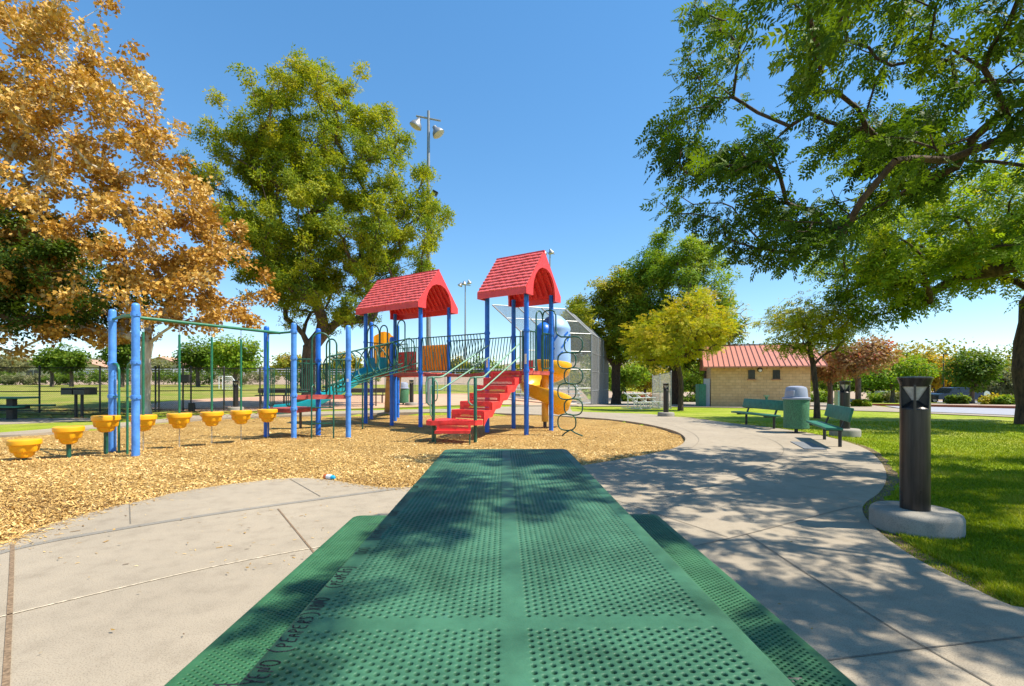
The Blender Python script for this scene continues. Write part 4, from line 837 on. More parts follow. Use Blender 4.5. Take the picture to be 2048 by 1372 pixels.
# right tower
railing(C_, D_, t0=.07, t1=.42); railing(C_, D_, t0=.78, t1=1.10); arch(C_ + E1 * 0 + E2 * .44, C_ + E2 * .74, DZ, 2.95)
railing(B_, D_, t0=.07, t1=.34); railing(B_, D_, t0=.88, t1=1.11)
m = MB(); m.bar(v3(C_ - E1 * .10, DZ + .03), v3(C_ - E1 * .10, RT), .05, .02, up=(E1.x, E1.y, 0)); m.build('side_plate', 'green', PS)
m = MB(); m.bar(v3(B_ + E1 * .3, 1.62), v3(B_ + E1 * .62, 1.62), .03, .3); m.build('step_panel', 'red', PS)
# left tower
railing(LG(1, 0), LG(0, 0), t0=.62, t1=1.10); arch(LG(0, 0) - E1 * .62, LG(0, 0) - E1 * .92, DZ, 2.98)
arch(LG(2, 0) + E1 * .08, LG(2, 0) + E1 * .62, DZ, 2.92); arch(LG(2, 0) + E1 * .66, LG(2, 0) + E1 * .98, DZ, 2.88)
railing(LG(2, 0), LG(2, 1)); railing(LG(2, 1), LG(3, 1)); railing(LG(2, 2), LG(3, 2)); railing(LG(1, 1), LG(2, 1), t0=.6)
m = MB(); m.bar(v3(LG(1, 0) + E1 * .10, DZ + .02), v3(LG(1, 0) + E1 * .10, RT - .1), .06, .02, up=(E1.x, E1.y, 0)); m.build('side_plate', 'green', PS)
def wavy(a, b, z0, z1, mat, amp=.03, waves=6, archtop=0., slots=0, name='panel'):
    a = Vector(a); b = Vector(b); d = b - a; nrm = Vector((-d.y, d.x)).normalized(); n = 48; m = MB(); vs = []
    for k in range(n + 1):
        t = k / n; p = a + d * t; o = nrm * amp * sin(t * waves * 2 * pi); zt = z1 + archtop * sin(pi * t)
        for s in (-.012, .012): q = p + o + nrm * s; vs += [v3(q, z0), v3(q, zt)]
    fs = []
    for k in range(n):
        i = 4 * k; fs += [(i, i + 1, i + 5, i + 4), (i + 2, i + 6, i + 7, i + 3), (i + 1, i + 3, i + 7, i + 5), (i, i + 4, i + 6, i + 2)]
    fs += [(0, 2, 3, 1), (4 * n, 4 * n + 1, 4 * n + 3, 4 * n + 2)]; m.add(vs, fs); o = m.build(name, mat, PS, smooth=40)
    if slots:
        for k in range(slots):
            m = MB(); t = (k + .5) / slots; p = a + d * t - nrm * (amp + .02); m.bar(v3(p, z0 + (z1 - z0) * (.25 + .12 * (k % 2))), v3(p, z0 + (z1 - z0) * (.62 + .12 * (k % 2))), .035, .008, up=(nrm.x, nrm.y, 0))
            m.build('slot', 'greenf', o)
    return o
wavy(LG(1, 1) + E1 * .06, LG(0, 1) - E1 * .06, 1.53, 2.33, 'ypanel', slots=3)
wavy(LG(3, 1) + E2 * .1, LG(3, 2) - E2 * .1, 1.85, 2.75, 'ypanel', archtop=.22, waves=4)
o = wavy(LG(2, 1) + E1 * .1, LG(1, 1) - E1 * .2, 1.52, 2.17, 'red', amp=.004)
m = MB()
for i in range(3):
    for j in range(4): p = LG(2, 1) + E1 * (.25 + .24 * i) - E2 * .024; m = MB(); m.bar(v3(p, 1.60 + .15 * j), v3(p + E1 * .07, 1.60 + .15 * j), .012, .05); m.build('slot', 'greenf', o)
# climbing wall behind
m = MB(); top = Vector((-4.50, 17.3)); bot = Vector((-5.0, 18.9)); X_ = Vector((.55, -.03)); n3 = Vector((0, .04))
vs = [v3(top, DZ), v3(top + X_, DZ), v3(bot + X_, -.05), v3(bot, -.05)]; vs += [v3(Vector(v[:2]) + n3, v[2]) for v in vs]; m.add(vs, [(0, 1, 2, 3), (4, 7, 6, 5), (0, 4, 5, 1), (1, 5, 6, 2), (2, 6, 7, 3), (3, 7, 4, 0)])
o = m.build('climbing_wall', 'tan', PS); m = MB()
for i, (u, t) in enumerate(((.2, .15), (.7, .25), (.35, .42), (.75, .55), (.25, .68), (.6, .82))): p = top + X_ * u + (bot - top) * t; m = MB(); m.lathe([(.045, 0), (.035, .03), (.01, .04)], (p.x, p.y - .03, DZ * (1 - t)), 8); m.build('hand_hold', 'tan', o)
# bridge
L = (A - LG(0, 0)).length
br = MB(); nseg = 9
for k in range(nseg):
    t0 = .05 + k * (L - .1) / nseg; t1 = t0 + (L - .1) / nseg - .012; sg = lambda t: DZ - .01 - .05 * (1 - (2 * t / L - 1) ** 2)
    p = [LG(0, 0) + E1 * t0 + E2 * .1, LG(0, 0) + E1 * t1 + E2 * .1, LG(0, 0) + E1 * t1 + E2 * 1.07, LG(0, 0) + E1 * t0 + E2 * 1.07]; z = sg((t0 + t1) / 2)
    br.prism([tuple(q) for q in p], z - .07, z)
bridge = br.build('bridge', 'deckred', PS)
for j in (0, 1): railing(LG(0, 0) + E2 * SQ * j, A + E2 * SQ * j, z0=1.50, z1=RT + .0, n=22, lean=.075 * (1 if j == 0 else -1), parent=bridge, round_=True)
# stairs
fc = Vector((-.141, 11.79)); sw = .93; rise = .18; tread = .29
def SP(a, b): return fc + E1 * a - E2 * b
m = MB()
for s in (-1, 1):
    pts = []
    for k in range(6):
        b = .02 + k * tread; z = DZ - (k + 1) * rise
        pts += [(b, z + rise * (.98 if k else .55)), (b, z + .01), (b + tread * .9, z + .01)]
    low = [(b, z - .16) for b, z in pts[::-1]]
    lo = [];
    for k in range(6): b = .02 + k * tread; z = DZ - (k + 1) * rise; lo += [(b, z - .14 if k else z - .1), (b + tread * .55, z - .16)]
    lo = lo[::-1]; loop = [(p, q) for p, q in pts if p < 1.52] + [(p, q) for p, q in lo if p < 1.50]
    bm = bmesh.new(); vs = [bm.verts.new((x, 0, z)) for x, z in loop]; [bm.edges.new((vs[i], vs[(i + 1) % len(vs)])) for i in range(len(vs))]; bmesh.ops.triangle_fill(bm, edges=bm.edges[:], use_beauty=True); bm.verts.index_update()
    for off in (0, .03): m.add([v3(SP(s * (sw / 2 + .0) - s * off, v.co.x), v.co.z) for v in bm.verts], [[v.index for v in f.verts] for f in bm.faces])
    nn_ = len(loop); m.add([v3(SP(s * sw / 2, x), z) for x, z in loop] + [v3(SP(s * (sw / 2 - .03), x), z) for x, z in loop], [(i, (i + 1) % nn_, nn_ + (i + 1) % nn_, nn_ + i) for i in range(nn_)]); bm.free()
stairs = m.build('stairs', 'red', PS)
def grille(m, p0, ux, uz, W, Hh, nx, nz, th=.012, frame=.035):
    "perforated plate from p0 spanning W along ux and Hh along uz"
    p0 = Vector(p0); ux = Vector(ux).normalized(); uz = Vector(uz).normalized(); nr = ux.cross(uz)
    def bx(a0, a1, b0, b1, t=th):
        vs = [p0 + ux * a + uz * b + nr * c for c in (-t / 2, t / 2) for b in (b0, b1) for a in (a0, a1)]; m.add(vs, [(0, 2, 3, 1), (4, 5, 7, 6), (0, 1, 5, 4), (2, 6, 7, 3), (0, 4, 6, 2), (1, 3, 7, 5)])
    bx(0, W, 0, frame); bx(0, W, Hh - frame, Hh); bx(0, frame * 1.6, frame, Hh - frame); bx(W - frame * 1.6, W, frame, Hh - frame)
    w = (W - frame * 3.2) / nx; h = (Hh - 2 * frame) / nz
    for j in range(nz):
        for i in range(nx + 1):
            x = frame * 1.6 + (i + .5 * (j % 2)) * w
            if x < W - frame * 1.6: bx(x - .006, x + .006, frame + j * h, frame + (j + 1) * h, th * .8)
        bx(frame * 1.6, W - frame * 1.6, frame + j * h - .004, frame + j * h + .004, th * .8)
for k in range(1, 6):
    b = .02 + k * tread; z = DZ - k * rise; m = MB()
    grille(m, v3(SP(-sw / 2 + .03, b), z - .0), (E1.x, E1.y, 0), (E2.x, E2.y, 0), sw - .06, tread + .01, 30, 6); grille(m, v3(SP(-sw / 2 + .03, b), z - rise + .01), (E1.x, E1.y, 0), (0, 0, 1), sw - .06, rise - .01, 26, 3, th=.01)
    pq = SP(0, b + .006); m.bar(v3(pq - E1 * (sw / 2 - .03), z - .05), v3(pq + E1 * (sw / 2 - .03), z - .05), .016, .075)
    m.build('step', 'red', stairs)
m = MB(); grille(m, v3(SP(-sw / 2 + .03, .02), DZ - rise + .01), (E1.x, E1.y, 0), (0, 0, 1), sw - .06, rise - .03, 26, 3, th=.01); m.build('step', 'red', stairs)
# landing
LP_ = [(-1.50, 10.74), (-1.78, 10.48), (-1.775, 10.04), (-1.66, 9.95), (-.76, 9.95), (-.63, 10.04), (-.62, 10.14), (-.70, 10.20)]
m = MB(); zl = .385; m.prism(LP_, zl - .012, zl)
for i in range(len(LP_)):
    a, b = LP_[i], LP_[(i + 1) % len(LP_)]; m.bar((*a, zl - .04), (*b, zl - .04), .022, .095)
for i in range(15): m.bar((-1.6 + i * .06, 10.0, zl + .006), (-1.6 + i * .06, 10.35, zl + .006), .012, .006)
m.build('landing', 'red', stairs)
m = MB(); grille(m, (-1.545, 9.925, .20), (1, 0, 0), (0, 0, 1), .70, .17, 24, 3); grille(m, (-1.545, 9.925, .20), (1, 0, 0), (0, -1, 0), .70, .24, 24, 4); m.bar((-1.55, 9.685, .185), (-.84, 9.685, .185), .03, .06)
m.build('step', 'red', stairs)
for x in (-1.54, -.85): m = MB(); m.cyl((x, 9.72, -.1), (x, 9.72, .17), .015, n=8); m.build('step_foot', 'green', stairs)
def loopbar(m, p, z0, z1, off, r=.014):
    "U shaped grab loop standing off a post"
    p = Vector(p); o = Vector(off); L = o.length; u = o / L; k = [(0, z1 - .0), (L * .6, z1), (L * .9, z1 - .04), (L, z1 - .1), (L, z0 + .1), (L * .9, z0 + .04), (L * .6, z0), (0, z0)]
    m.tube([v3(p + u * a, z) for a, z in k], r, n=8)
for k, (x, y, ang) in enumerate(((-1.64, 10.08, 0), (-.765, 10.08, 0))):
    m = MB(); m.lathe([(.036, -.1), (.036, .36), (.036, 1.27), (.02, 1.29)], (x, y, 0), 12); m.build('stair_post', 'green', stairs, smooth=40)
    m = MB(); top = [(-.09, -.02, .72), (-.14, -.02, .78), (-.145, -.02, 1.18), (-.10, -.01, 1.275), (0, 0, 1.29), (.12, .04, 1.29)]
    s = -1 if k == 0 else 1; e = SP(s * sw / 2, .12); ex = (x, y)
    m.tube([(x, y, .70)] + [(x + a, y + b, z) for a, b, z in top] + [(x + .18, y + .12, 1.31), v3(e, 2.10)], .019, n=8)
    m.tube([(x, y, 1.02), (x + .10, y + .04, 1.02), (x + .16, y + .1, 1.04), v3(e + E2 * .02, 1.80)], .017, n=8)
    if k == 0: loopbar(m, (x, y), .48, 1.12, (-.055, -.05)); loopbar(m, (x, y), .80, 1.22, (.09, -.03))
    m.build('handrail', 'greenf' if k == 1 else 'greenf', stairs, smooth=50)
for p in (C_,):
    m = MB(); m.bar((p.x - .02, p.y - .062, 1.62), (p.x - .02, p.y - .062, 1.86), .05, .004, up=(0, 1, 0)); m.build('sticker', 'sticker', PS)
m = MB(); m.bar((A.x - .0, A.y - .062, 1.56), (A.x - .0, A.y - .062, 1.8), .045, .004, up=(0, 1, 0)); m.build('sticker', 'sticker', PS)
m = MB(); m.bar((P6.x + .005, P6.y - .061, 1.20), (P6.x + .005, P6.y - .061, 1.27), .05, .004, up=(0, 1, 0)); m.build('sticker', 'white', PS)
# spiral slide
cx, cy = .92, 13.50; m = MB(); n = 84; prof = [(.13, .22), (.15, .10), (.22, .02), (.38, -.03), (.54, 0), (.64, .08), (.70, .22), (.735, .34), (.75, .30), (.66, .04), (.54, -.05), (.38, -.08), (.18, -.03), (.11, .10)]
k_ = len(prof); vs = []
for i in range(n + 1):
    t = i / n; a = R(250 + 478 * t); z = 1.46 - 1.10 * t ** 1.55
    for r_, dz in prof: vs.append((cx + r_ * cos(a), cy + r_ * sin(a), z + dz))
fs = [(i * k_ + j, i * k_ + (j + 1) % k_, (i + 1) * k_ + (j + 1) % k_, (i + 1) * k_ + j) for i in range(n) for j in range(k_)]; m.add(vs, fs)
sl = m.build('spiral_slide', 'yslide', PS, smooth=45)
m = MB(); m.lathe([(.095, .1), (.095, 1.75), (.07, 1.82), (.01, 1.84)], (cx, cy, 0), 16); m.build('centre_pole', 'yslide', sl, smooth=40); m = MB(); m.lathe([(.05, -.12), (.05, .12)], (cx, cy, 0), 12); m.build('pole_foot', 'brown', sl)
m = MB(); hx, hy = 1.15, 13.38; prof = [(.47, 1.66), (.475, 1.9), (.47, 2.35), (.455, 2.6), (.47, 2.64), (.46, 2.70), (.38, 2.86), (.22, 3.0), (.06, 3.06)]; n = 30; vs = []
for r_, z in prof:
    for i in range(n + 1): a = R(-93 + 243 * i / n); vs.append((hx + r_ * cos(a), hy + r_ * sin(a), z))
fs = [(j * (n + 1) + i, j * (n + 1) + i + 1, (j + 1) * (n + 1) + i + 1, (j + 1) * (n + 1) + i) for j in range(len(prof) - 1) for i in range(n)]; m.add(vs, fs)
hood = m.build('slide_hood', 'lblue', sl, smooth=60)
m = MB()
for i, (a, z, L_) in enumerate(((-88, 2.38, .2), (-60, 2.2, .16), (-72, 1.95, .13), (-35, 2.4, .18), (-48, 2.5, .1), (-100, 2.05, .12))):
    pts = []
    for t in (-1, 1): aa = R(a + 8 * t); pts.append((hx + .474 * cos(aa), hy + .474 * sin(aa), z + L_ / 2 * t))
    m = MB(); m.bar(pts[0], pts[1], .012, .05, up=(0, 0, 1)); m.build('hood_slot', 'blue', hood)
m = MB(); m.lathe([(.24, DZ), (.24, 2.60), (.2, 2.72), (.08, 2.82)], (.86, 13.2, 0), 16); m.build('hood_entry', 'blue', hood, smooth=50)
# loop climber
m = MB(); cc = Vector((1.36, 11.32)); ud = Vector((.95, -.31))
for i in range(6):
    z = 2.06 - .362 * i; c = cc + ud * (.075 if i % 2 == 0 else -.075); pts = []
    for k in range(28):
        a = 2 * pi * k / 28; ca, sa = cos(a), sin(a); x = .215 * math.copysign(abs(ca) ** .75, ca); y = .19 * math.copysign(abs(sa) ** .75, sa); pts.append(v3(c + ud * x + Vector((0, .02 * (1 if i % 2 else -1))), z + y))
    m.tube(pts, .0165, n=8, closed=True)
m.tube([v3(cc + ud * .0, .08), v3(cc + ud * .14, .0), v3(cc + ud * .30, -.06)], .0165); m.tube([v3(cc + ud * .02, .08), v3(cc - ud * .12, -.0), v3(cc - ud * .2, -.08)], .0165)
m.tube([(.76, 12.0, DZ), (.76, 12.0, 2.80), (.78, 11.98, 2.91), (.84, 11.92, 2.95), (.96, 11.80, 2.95), (1.03, 11.72, 2.90), (1.06, 11.69, 2.80), (1.06, 11.68, 2.45), (1.09, 11.64, 2.34), (1.17, 11.52, 2.27), (1.30, 11.37, 2.255), (1.42, 11.3, 2.25)], .0185, n=10)
m.build('loop_climber', 'green', PS, smooth=50)
# ring climber (tube of hoops)
m = MB(); p0 = Vector((-4.18, 11.35, 1.42)); p1 = Vector((-3.02, 13.72, 2.02)); ax = (p1 - p0).normalized(); sd = ax.cross(Vector((0, 0, 1))).normalized(); upv = sd.cross(ax); rr = .46; nR = 8
for i in range(nR):
    c = p0 + (p1 - p0) * (i / (nR - 1)); vv = Vector((0, 0, 1)); m.tube([c + (sd * cos(a) * .68 + (vv * .86 + ax * .25 * (1 if i % 2 else -1)) * sin(a)) * rr for a in [2 * pi * k / 28 for k in range(28)]], .0155, n=8, closed=True)
for a in (90, 235, 305): o_ = sd * cos(R(a)) * rr + Vector((0, 0, 1)) * sin(R(a)) * rr * .86; m.tube([p0 + o_ - ax * .1, p1 + o_ + ax * .2], .019, n=8)
for s in (-1, 1): m.tube([p0 + sd * .3 * s - Vector((0, 0, .36)), p1 + sd * .3 * s + Vector((0, 0, -.42))], .012)
m.build('ring_climber', 'green', PS, smooth=50)
m = MB(); m.cyl((-4.05, 13.1, -.1), (-4.05, 13.1, 1.4), .02, n=8); m.build('climber_leg', 'green', PS)
# teal slide
path = [(-3.98, 14.42, 1.47), (-4.18, 14.1, 1.42), (-4.5, 13.72, 1.18), (-4.85, 13.4, .90), (-5.25, 13.15, .64), (-5.65, 13.03, .47), (-6.05, 12.98, .42), (-6.25, 12.98, .40)]
P = [Vector(p) for p in path]; Q = []
for i in range(len(P) - 1):
    for t in (0, .25, .5, .75): a, b, c, d = P[max(i - 1, 0)], P[i], P[i + 1], P[min(i + 2, len(P) - 1)]; Q.append(.5 * ((2 * b) + (c - a) * t + (2 * a - 5 * b + 4 * c - d) * t * t + (3 * b - a - 3 * c + d) * t ** 3))
Q.append(P[-1]); prof = [(-.29, .16), (-.27, .20), (-.25, .17), (-.22, .02), (0, -.01), (.22, .02), (.25, .17), (.27, .20), (.29, .16), (.25, -.05), (0, -.075), (-.25, -.05)]; vs = []; k_ = len(prof)
for i, p in enumerate(Q):
    d = (Q[min(i + 1, len(Q) - 1)] - Q[max(i - 1, 0)]).normalized(); s_ = d.cross(Vector((0, 0, 1))).normalized(); u_ = s_.cross(d); sc_ = 1 + .0 * i
    vs += [p + s_ * x + u_ * z for x, z in prof]
m = MB(); m.add(vs, [(i * k_ + j, i * k_ + (j + 1) % k_, (i + 1) * k_ + (j + 1) % k_, (i + 1) * k_ + j) for i in range(len(Q) - 1) for j in range(k_)] + [tuple(range(k_)), tuple(range((len(Q) - 1) * k_, len(Q) * k_))])
o = m.build('wave_slide', 'teal', PS, smooth=45); m = MB(); m.cyl((-5.70, 13.03, -.1), (-5.70, 13.03, .42), .035, n=10); m.build('slide_leg', 'brown', o)
for s in (-1, 1): m = MB(); m.box(v3(Vector((-3.98, 14.42)) + E1 * .27 * s - E2 * .05, 1.72), (.05, .3, .42), rz=math.atan2(E2.y, E2.x) - pi / 2, bev=.02); m.build('slide_side', 'teal', o)
# transfer platforms: railings, arches, ladder
railing(P4, P6, .97, 1.70, t0=.08, t1=.34, n=3); railing(P4, P6, .97, 1.70, t0=.80, t1=1.08, n=4); railing(P4, P5, .97, 1.62, n=5)
railing(P5, P6, .97, 1.62, t0=.08, t1=.30, n=3)
e = (P6 - P4).normalized(); arch(P4 + e * .37, P4 + e * .74, .90, 2.30); arch(P5 + (P6 - P5) * .28, P5 + (P6 - P5) * .62, .90, 2.2)
railing(P3, P4, .66, 1.50, t0=.06, t1=.24, n=3); railing(P3, P4, .66, 1.50, t0=.62, t1=.80, n=3)
m = MB(); la = Vector((-4.452, 10.74)); lb = Vector((-3.985, 10.80)); up_ = Vector((.0, .10))
for p in (la, lb): m.tube([v3(p, -.1), v3(p, 1.02), v3(p + up_ * .3, 1.10), v3(p + up_ * 1.1, 1.13), v3(p + up_ * 1.5, 1.08)], .018, n=8)
for z in (.27, .62): m.tube([v3(la, z), v3(lb, z)], .015)
m.build('ladder', 'green', PS, smooth=50)
# overhead beam
ma = (P1 + P2) / 2; mb_ = (P3 + P4) / 2; m = MB()
m.tube([v3(P1, 2.31), v3(ma, 2.33), v3(P2, 2.31)], .024, n=10); m.tube([v3(P3, 2.30), v3(mb_, 2.29), v3(P4, 2.30)], .024, n=10); m.tube([v3(ma, 2.33), v3(mb_, 2.29)], .030, n=12)
m.build('overhead_beam', 'beamgreen', PS, smooth=50)
d12 = (P2 - P1)
for t, s, p in ((.30, 1, P1), (.66, -1, P2)):
    q = P1 + d12 * t; m = MB(); w1_ = p + (q - p) * .6
    m.tube([v3(p, 1.51), v3(w1_, 1.51), v3(p + (q - p) * .88, 1.47), v3(q, 1.38), v3(q, .5), v3(q, -.1)], .019, n=10); m.tube([v3(p, .93), v3(q, .93)], .012); m.build('grab_bar', 'beamgreen', PS, smooth=50)

# ------------------------------------------------------------------ stepping pods
def pod_mesh():
    n = 48; prof = [(.02, .0, 0), (.19, .0, 0), (.200, -.008, 0), (.203, -.02, 0), (.200, -.075, 0), (.186, -.088, 0), (.180, -.09, .0), (.174, -.13, .7), (.166, -.175, 1.3), (.158, -.19, 1.4), (.122, -.205, 1.2), (.112, -.25, 1.0), (.09, -.275, .4), (.06, -.285, 0), (.01, -.285, 0)]
    vs = []; 
    for r_, z, lob in prof:
        for i in range(n): a = 2 * pi * i / n; vs.append(((r_ * (1 - .13 * lob * (1 if sin(6 * a) > .25 else (-.1 if sin(6 * a) < -.25 else .45 + .55 * sin(6 * a) / .25 * .9)))) * cos(a), r_ * (1 - .13 * lob * (1 if sin(6 * a) > .25 else (-.1 if sin(6 * a) < -.25 else .45 + .55 * sin(6 * a) / .25 * .9))) * sin(a), z))
    m = MB(); m.add(vs, [(j * n + i, j * n + (i + 1) % n, (j + 1) * n + (i + 1) % n, (j + 1) * n + i) for j in range(len(prof) - 1) for i in range(n)] + [tuple(range(n)), tuple(range((len(prof) - 1) * n, len(prof) * n))]); return m
def chain(m, x, y, z0, z1):
    n = max(1, int((z1 - z0) / .034))
    for k in range(n):
        z = z0 + (k + .5) * (z1 - z0) / n; v = []
        for i in range(8): a = 2 * pi * i / 8; rx = .010 * cos(a); rz = .024 * sin(a); v.append((x + (rx if k % 2 else 0), y + (0 if k % 2 else rx), z + rz))
        m.tube(v, .0035, n=4, closed=True)
pt = empty('stepping_pod', (-7.56, 7.50, 0), .3, 'lowest yellow pod on a post, leftmost and nearest of all', 'stepping pod', 'yellow pods on posts')
pm = pod_mesh(); pm.v = [(x, y, z + .295) for x, y, z in pm.v]; pd = pm.build('pod', 'yellow', pt, smooth=35, world=False)
m = MB(); m.cyl((0, 0, -.1), (0, 0, .04), .032, n=12); m.build('post', 'green', pt, smooth=40, world=False)
for loc, top, lab in (((-7.26, 7.92, 0), .455, 'middle height yellow pod on a green post, second from left'), ((-7.02, 8.36, 0), .605, 'tallest yellow pod on a post, in front of the leftmost tall blue post')):
    t = empty('stepping_pod', loc, .7, lab, 'stepping pod', 'yellow pods on posts'); c = pd.copy(); col.objects.link(c); c.parent = t; c.location.z = top - .295
    m = MB(); m.cyl((0, 0, -.1), (0, 0, top - .26), .032, n=12); m.build('post', 'green', t, smooth=40, world=False)
hl = ['half hidden behind the second tall blue post', 'second from the tall blue post pair', 'third, middle of the hanging row', 'fourth, in front of the far bollard light', 'last of the row, before the low red platform']
first = None
for k, f_ in enumerate((.1, .3, .5, .7, .9)):
    p = ma + (mb_ - ma) * f_
    t = empty('hanging_pod', (p.x, p.y, 0), .2 * k, 'yellow pod hanging on a green rod, ' + hl[k], 'hanging pod', 'yellow pods hanging from the green beam')
    if first is None:
        a_ = pod_mesh(); a_.v = [(x, y, z + .60) for x, y, z in a_.v]; a_ = a_.build('pod', 'yellow', t, smooth=35, world=False)
        m = MB(); m.cyl((0, 0, .59), (0, 0, 2.08), .02, n=10); b_ = m.build('rod', 'beamgreen', t, smooth=40, world=False)
        m = MB(); chain(m, 0, 0, -.03, .33); chain(m, 0, 0, 2.08, 2.29); c_ = m.build('chain', 'gwire', t, smooth=50, world=False); first = (a_, b_, c_)
    else:
        for q in first: c = q.copy(); col.objects.link(c); c.parent = t

# ------------------------------------------------------------------ bollard lights, benches, bins
def bollard(x, y, z, lab, pad_r=.30):
    pr = empty('concrete_footing', (x, y, z), 0, 'round concrete footing under ' + lab[1], 'footing', 'concrete footings of the bollard lights')
    m = MB(); m.lathe([(pad_r, -.1), (pad_r, .11), (pad_r - .01, .135), (pad_r - .03, .15), (.02, .152)], (0, 0, 0), 56); o = m.build('slab', 'pad', pr, smooth=40, world=False)
    t = empty('bollard_light', (x, y, z + .15), .2, lab[0], 'bollard light', 'bollard lights along the paths')
    r = .098; fa = math.atan2(-y, -x) - .2; m = MB(); m.lathe([(r, 0), (r, .80)], n=40); m.lathe([(r * .98, .80), (r, .802), (r * .99, .81), (.02, .875)], n=40); m.build('body', 'bronze', t, smooth=30, world=False)
    m = MB(); m.lathe([(r * .95, .985), (r * 1.16, 1.045), (r * 1.18, 1.05), (r * 1.18, 1.058), (.9 * r, 1.066), (.01, 1.07)], n=40); m.build('cap', 'bronze', t, smooth=30, world=False)
    m = MB(); m.bar((-.9 * r * sin(fa), .9 * r * cos(fa), .90), (.9 * r * sin(fa), -.9 * r * cos(fa), .90), .006, .2, up=(0, 0, 1)); m.bar((-.9 * r * cos(fa), -.9 * r * sin(fa), .90), (.9 * r * cos(fa), .9 * r * sin(fa), .90), .006, .2, up=(0, 0, 1)); m.build('opening_shade', 'black', t, world=False)  # black cross plates added to stand for the shadow inside the lamp opening
    m = MB(); m.lathe([(.012, .86), (r * .86, .99), (.01, .995)], n=32); m.build('lens', 'lens', t, smooth=30, world=False)
    m = MB()
    for k in range(4):
        a0 = fa + pi / 2 * k; ww = R(4.5) if k % 2 == 0 else R(24)
        n = 8; vs = []
        for zz, hw_ in ((.80, ww * 1.25), (.90, ww), (.985, ww), (1.0, ww * 1.2)):
            for i in range(n + 1): a = a0 - hw_ + 2 * hw_ * i / n; vs.append((r * cos(a), r * sin(a), zz)); vs.append(((r - .006) * cos(a), (r - .006) * sin(a), zz))
        q = 2 * (n + 1); fs = []
        for j in range(3):
            for i in range(n):
                b0 = j * q + 2 * i; fs += [(b0, b0 + 2, b0 + 2 + q, b0 + q), (b0 + 1, b0 + 1 + q, b0 + 3 + q, b0 + 3)]
            fs += [(j * q, j * q + q, j * q + q + 1, j * q + 1), (j * q + 2 * n, j * q + 2 * n + 1, (j + 1) * q + 2 * n + 1, (j + 1) * q + 2 * n)]
        m.add(vs, fs)
    m.build('web', 'bronze', t, world=False)
for x, y, lab in ((3.25, 3.90, ('dark bronze bollard light closest to the camera on the right lawn', 'the closest bollard light')), (7.47, 10.85, ('bronze bollard light behind the tilted green bench', 'the bollard behind the green bench')),
                  (xa(1332, 17.9), 17.9, ('bollard light in the grass strip by the yellow tree', 'the bollard by the yellow tree')), (xa(471.5, 19.7), 19.7, ('dark bollard light by the fence behind the hanging pods', 'the bollard behind the hanging pods')), (xa(823, 23), 23, ('bollard light seen under the bridge near the left tower', 'the bollard seen under the bridge'))):
    bollard(x, y, tz(x, y), lab)
def bench(x, y, yaw, lab):
    t = empty('bench', (x, y, 0), yaw, lab, 'bench', 'green plank benches beside the path')      # local +y along the bench, seat towards -x
    L = 1.85
    m = MB(); m.box((-.17, 0, .345), (.27, L, .045), bev=.012); m.build('seat', 'bench', t, smooth=40, world=False)
    tl = Matrix.Rotation(R(14), 4, 'Y'); m = MB(); m.box((.08, 0, .60), (.045, L, .26), m=tl, bev=.015); m.build('backrest', 'bench', t, smooth=40, world=False)
    for s in (-1, 1):
        m = MB(); m.cyl((-.02, s * .62, -.06), (-.02, s * .62, .33), .03, n=14); m.bar((-.29, s * .62, .305), (.02, s * .62, .305), .05, .035); m.bar((-.02, s * .62, .28), (.115, s * .62, .66), .045, .03, up=(1, 0, 0)); m.build('leg', 'black', t, smooth=40, world=False)
bench(6.69, 13.03, .09, 'green bench left of the trash can'); bench(6.26, 9.43, -.38, 'green bench right of the trash can, angled to the path')
def bincan(x, y, lab, s=1., grp=None):
    z = tz(x, y); t = empty('trash_can', (x, y, z), .4, lab, 'trash can', grp); t.scale = (s, s, s)
    m = MB(); m.cyl((0, 0, -.05), (0, 0, .14), .04, n=12); m.lathe([(.09, -.02), (.09, .012)], n=16); m.build('foot', 'black', t, smooth=40, world=False)
    m = MB(); m.lathe([(.02, .10), (.25, .10), (.27, .115), (.265, .45), (.275, .775), (.27, .79)], n=40); m.build('body', 'can', t, smooth=40, world=False)
    m = MB(); m.lathe([(.27, .785), (.295, .79), (.298, .825), (.245, .84), (.225, 1.03), (.20, 1.075), (.12, 1.10), (.02, 1.105)], n=40); o = m.build('lid', 'canlid', t, smooth=35, world=False)
    m = MB(); m.box((-.22, -.02, .93), (.05, .2, .13), bev=.01); m.build('flap', 'canlid', t, world=False)
bincan(6.73, 11.45, 'mottled green trash can with grey domed lid between the two benches'); bincan(xa(806.5, 23.5), 23.5, 'distant trash can seen under the left tower', 1.)
m = MB(); gx0, gy0 = gp(1600, 886)
m.box((0, 0, .006), (.34, 1.15, .012)); t = m.build('bench_shadow_patch', 'mat', None); t.location = (5.50, 9.0, 0); t.rotation_euler.z = -.33; tag(t, 'dark patch painted on the path as the shadow of the angled bench', 'grate')  # flat dark box painting the seat shadow of the angled bench
# bottle
t = empty('plastic_bottle', (*gp(659, 958), .025), R(-28), 'small white bottle with orange end and blue cap lying on the slab edge', 'bottle'); rot = Matrix.Rotation(R(90), 4, 'Y')
def lz(prof, mat, name):
    m = MB(); m.lathe(prof, n=18); m.v = [tuple(rot @ Vector(v)) for v in m.v]; m.build(name, mat, t, smooth=40, world=False)
lz([(.022, -.09), (.030, -.08), (.030, -.035)], 'orange', 'base'); lz([(.0305, -.035), (.0305, .02), (.026, .035), (.026, .04)], 'white', 'body'); lz([(.026, .04), (.024, .075), (.014, .09)], 'cyan', 'cap')
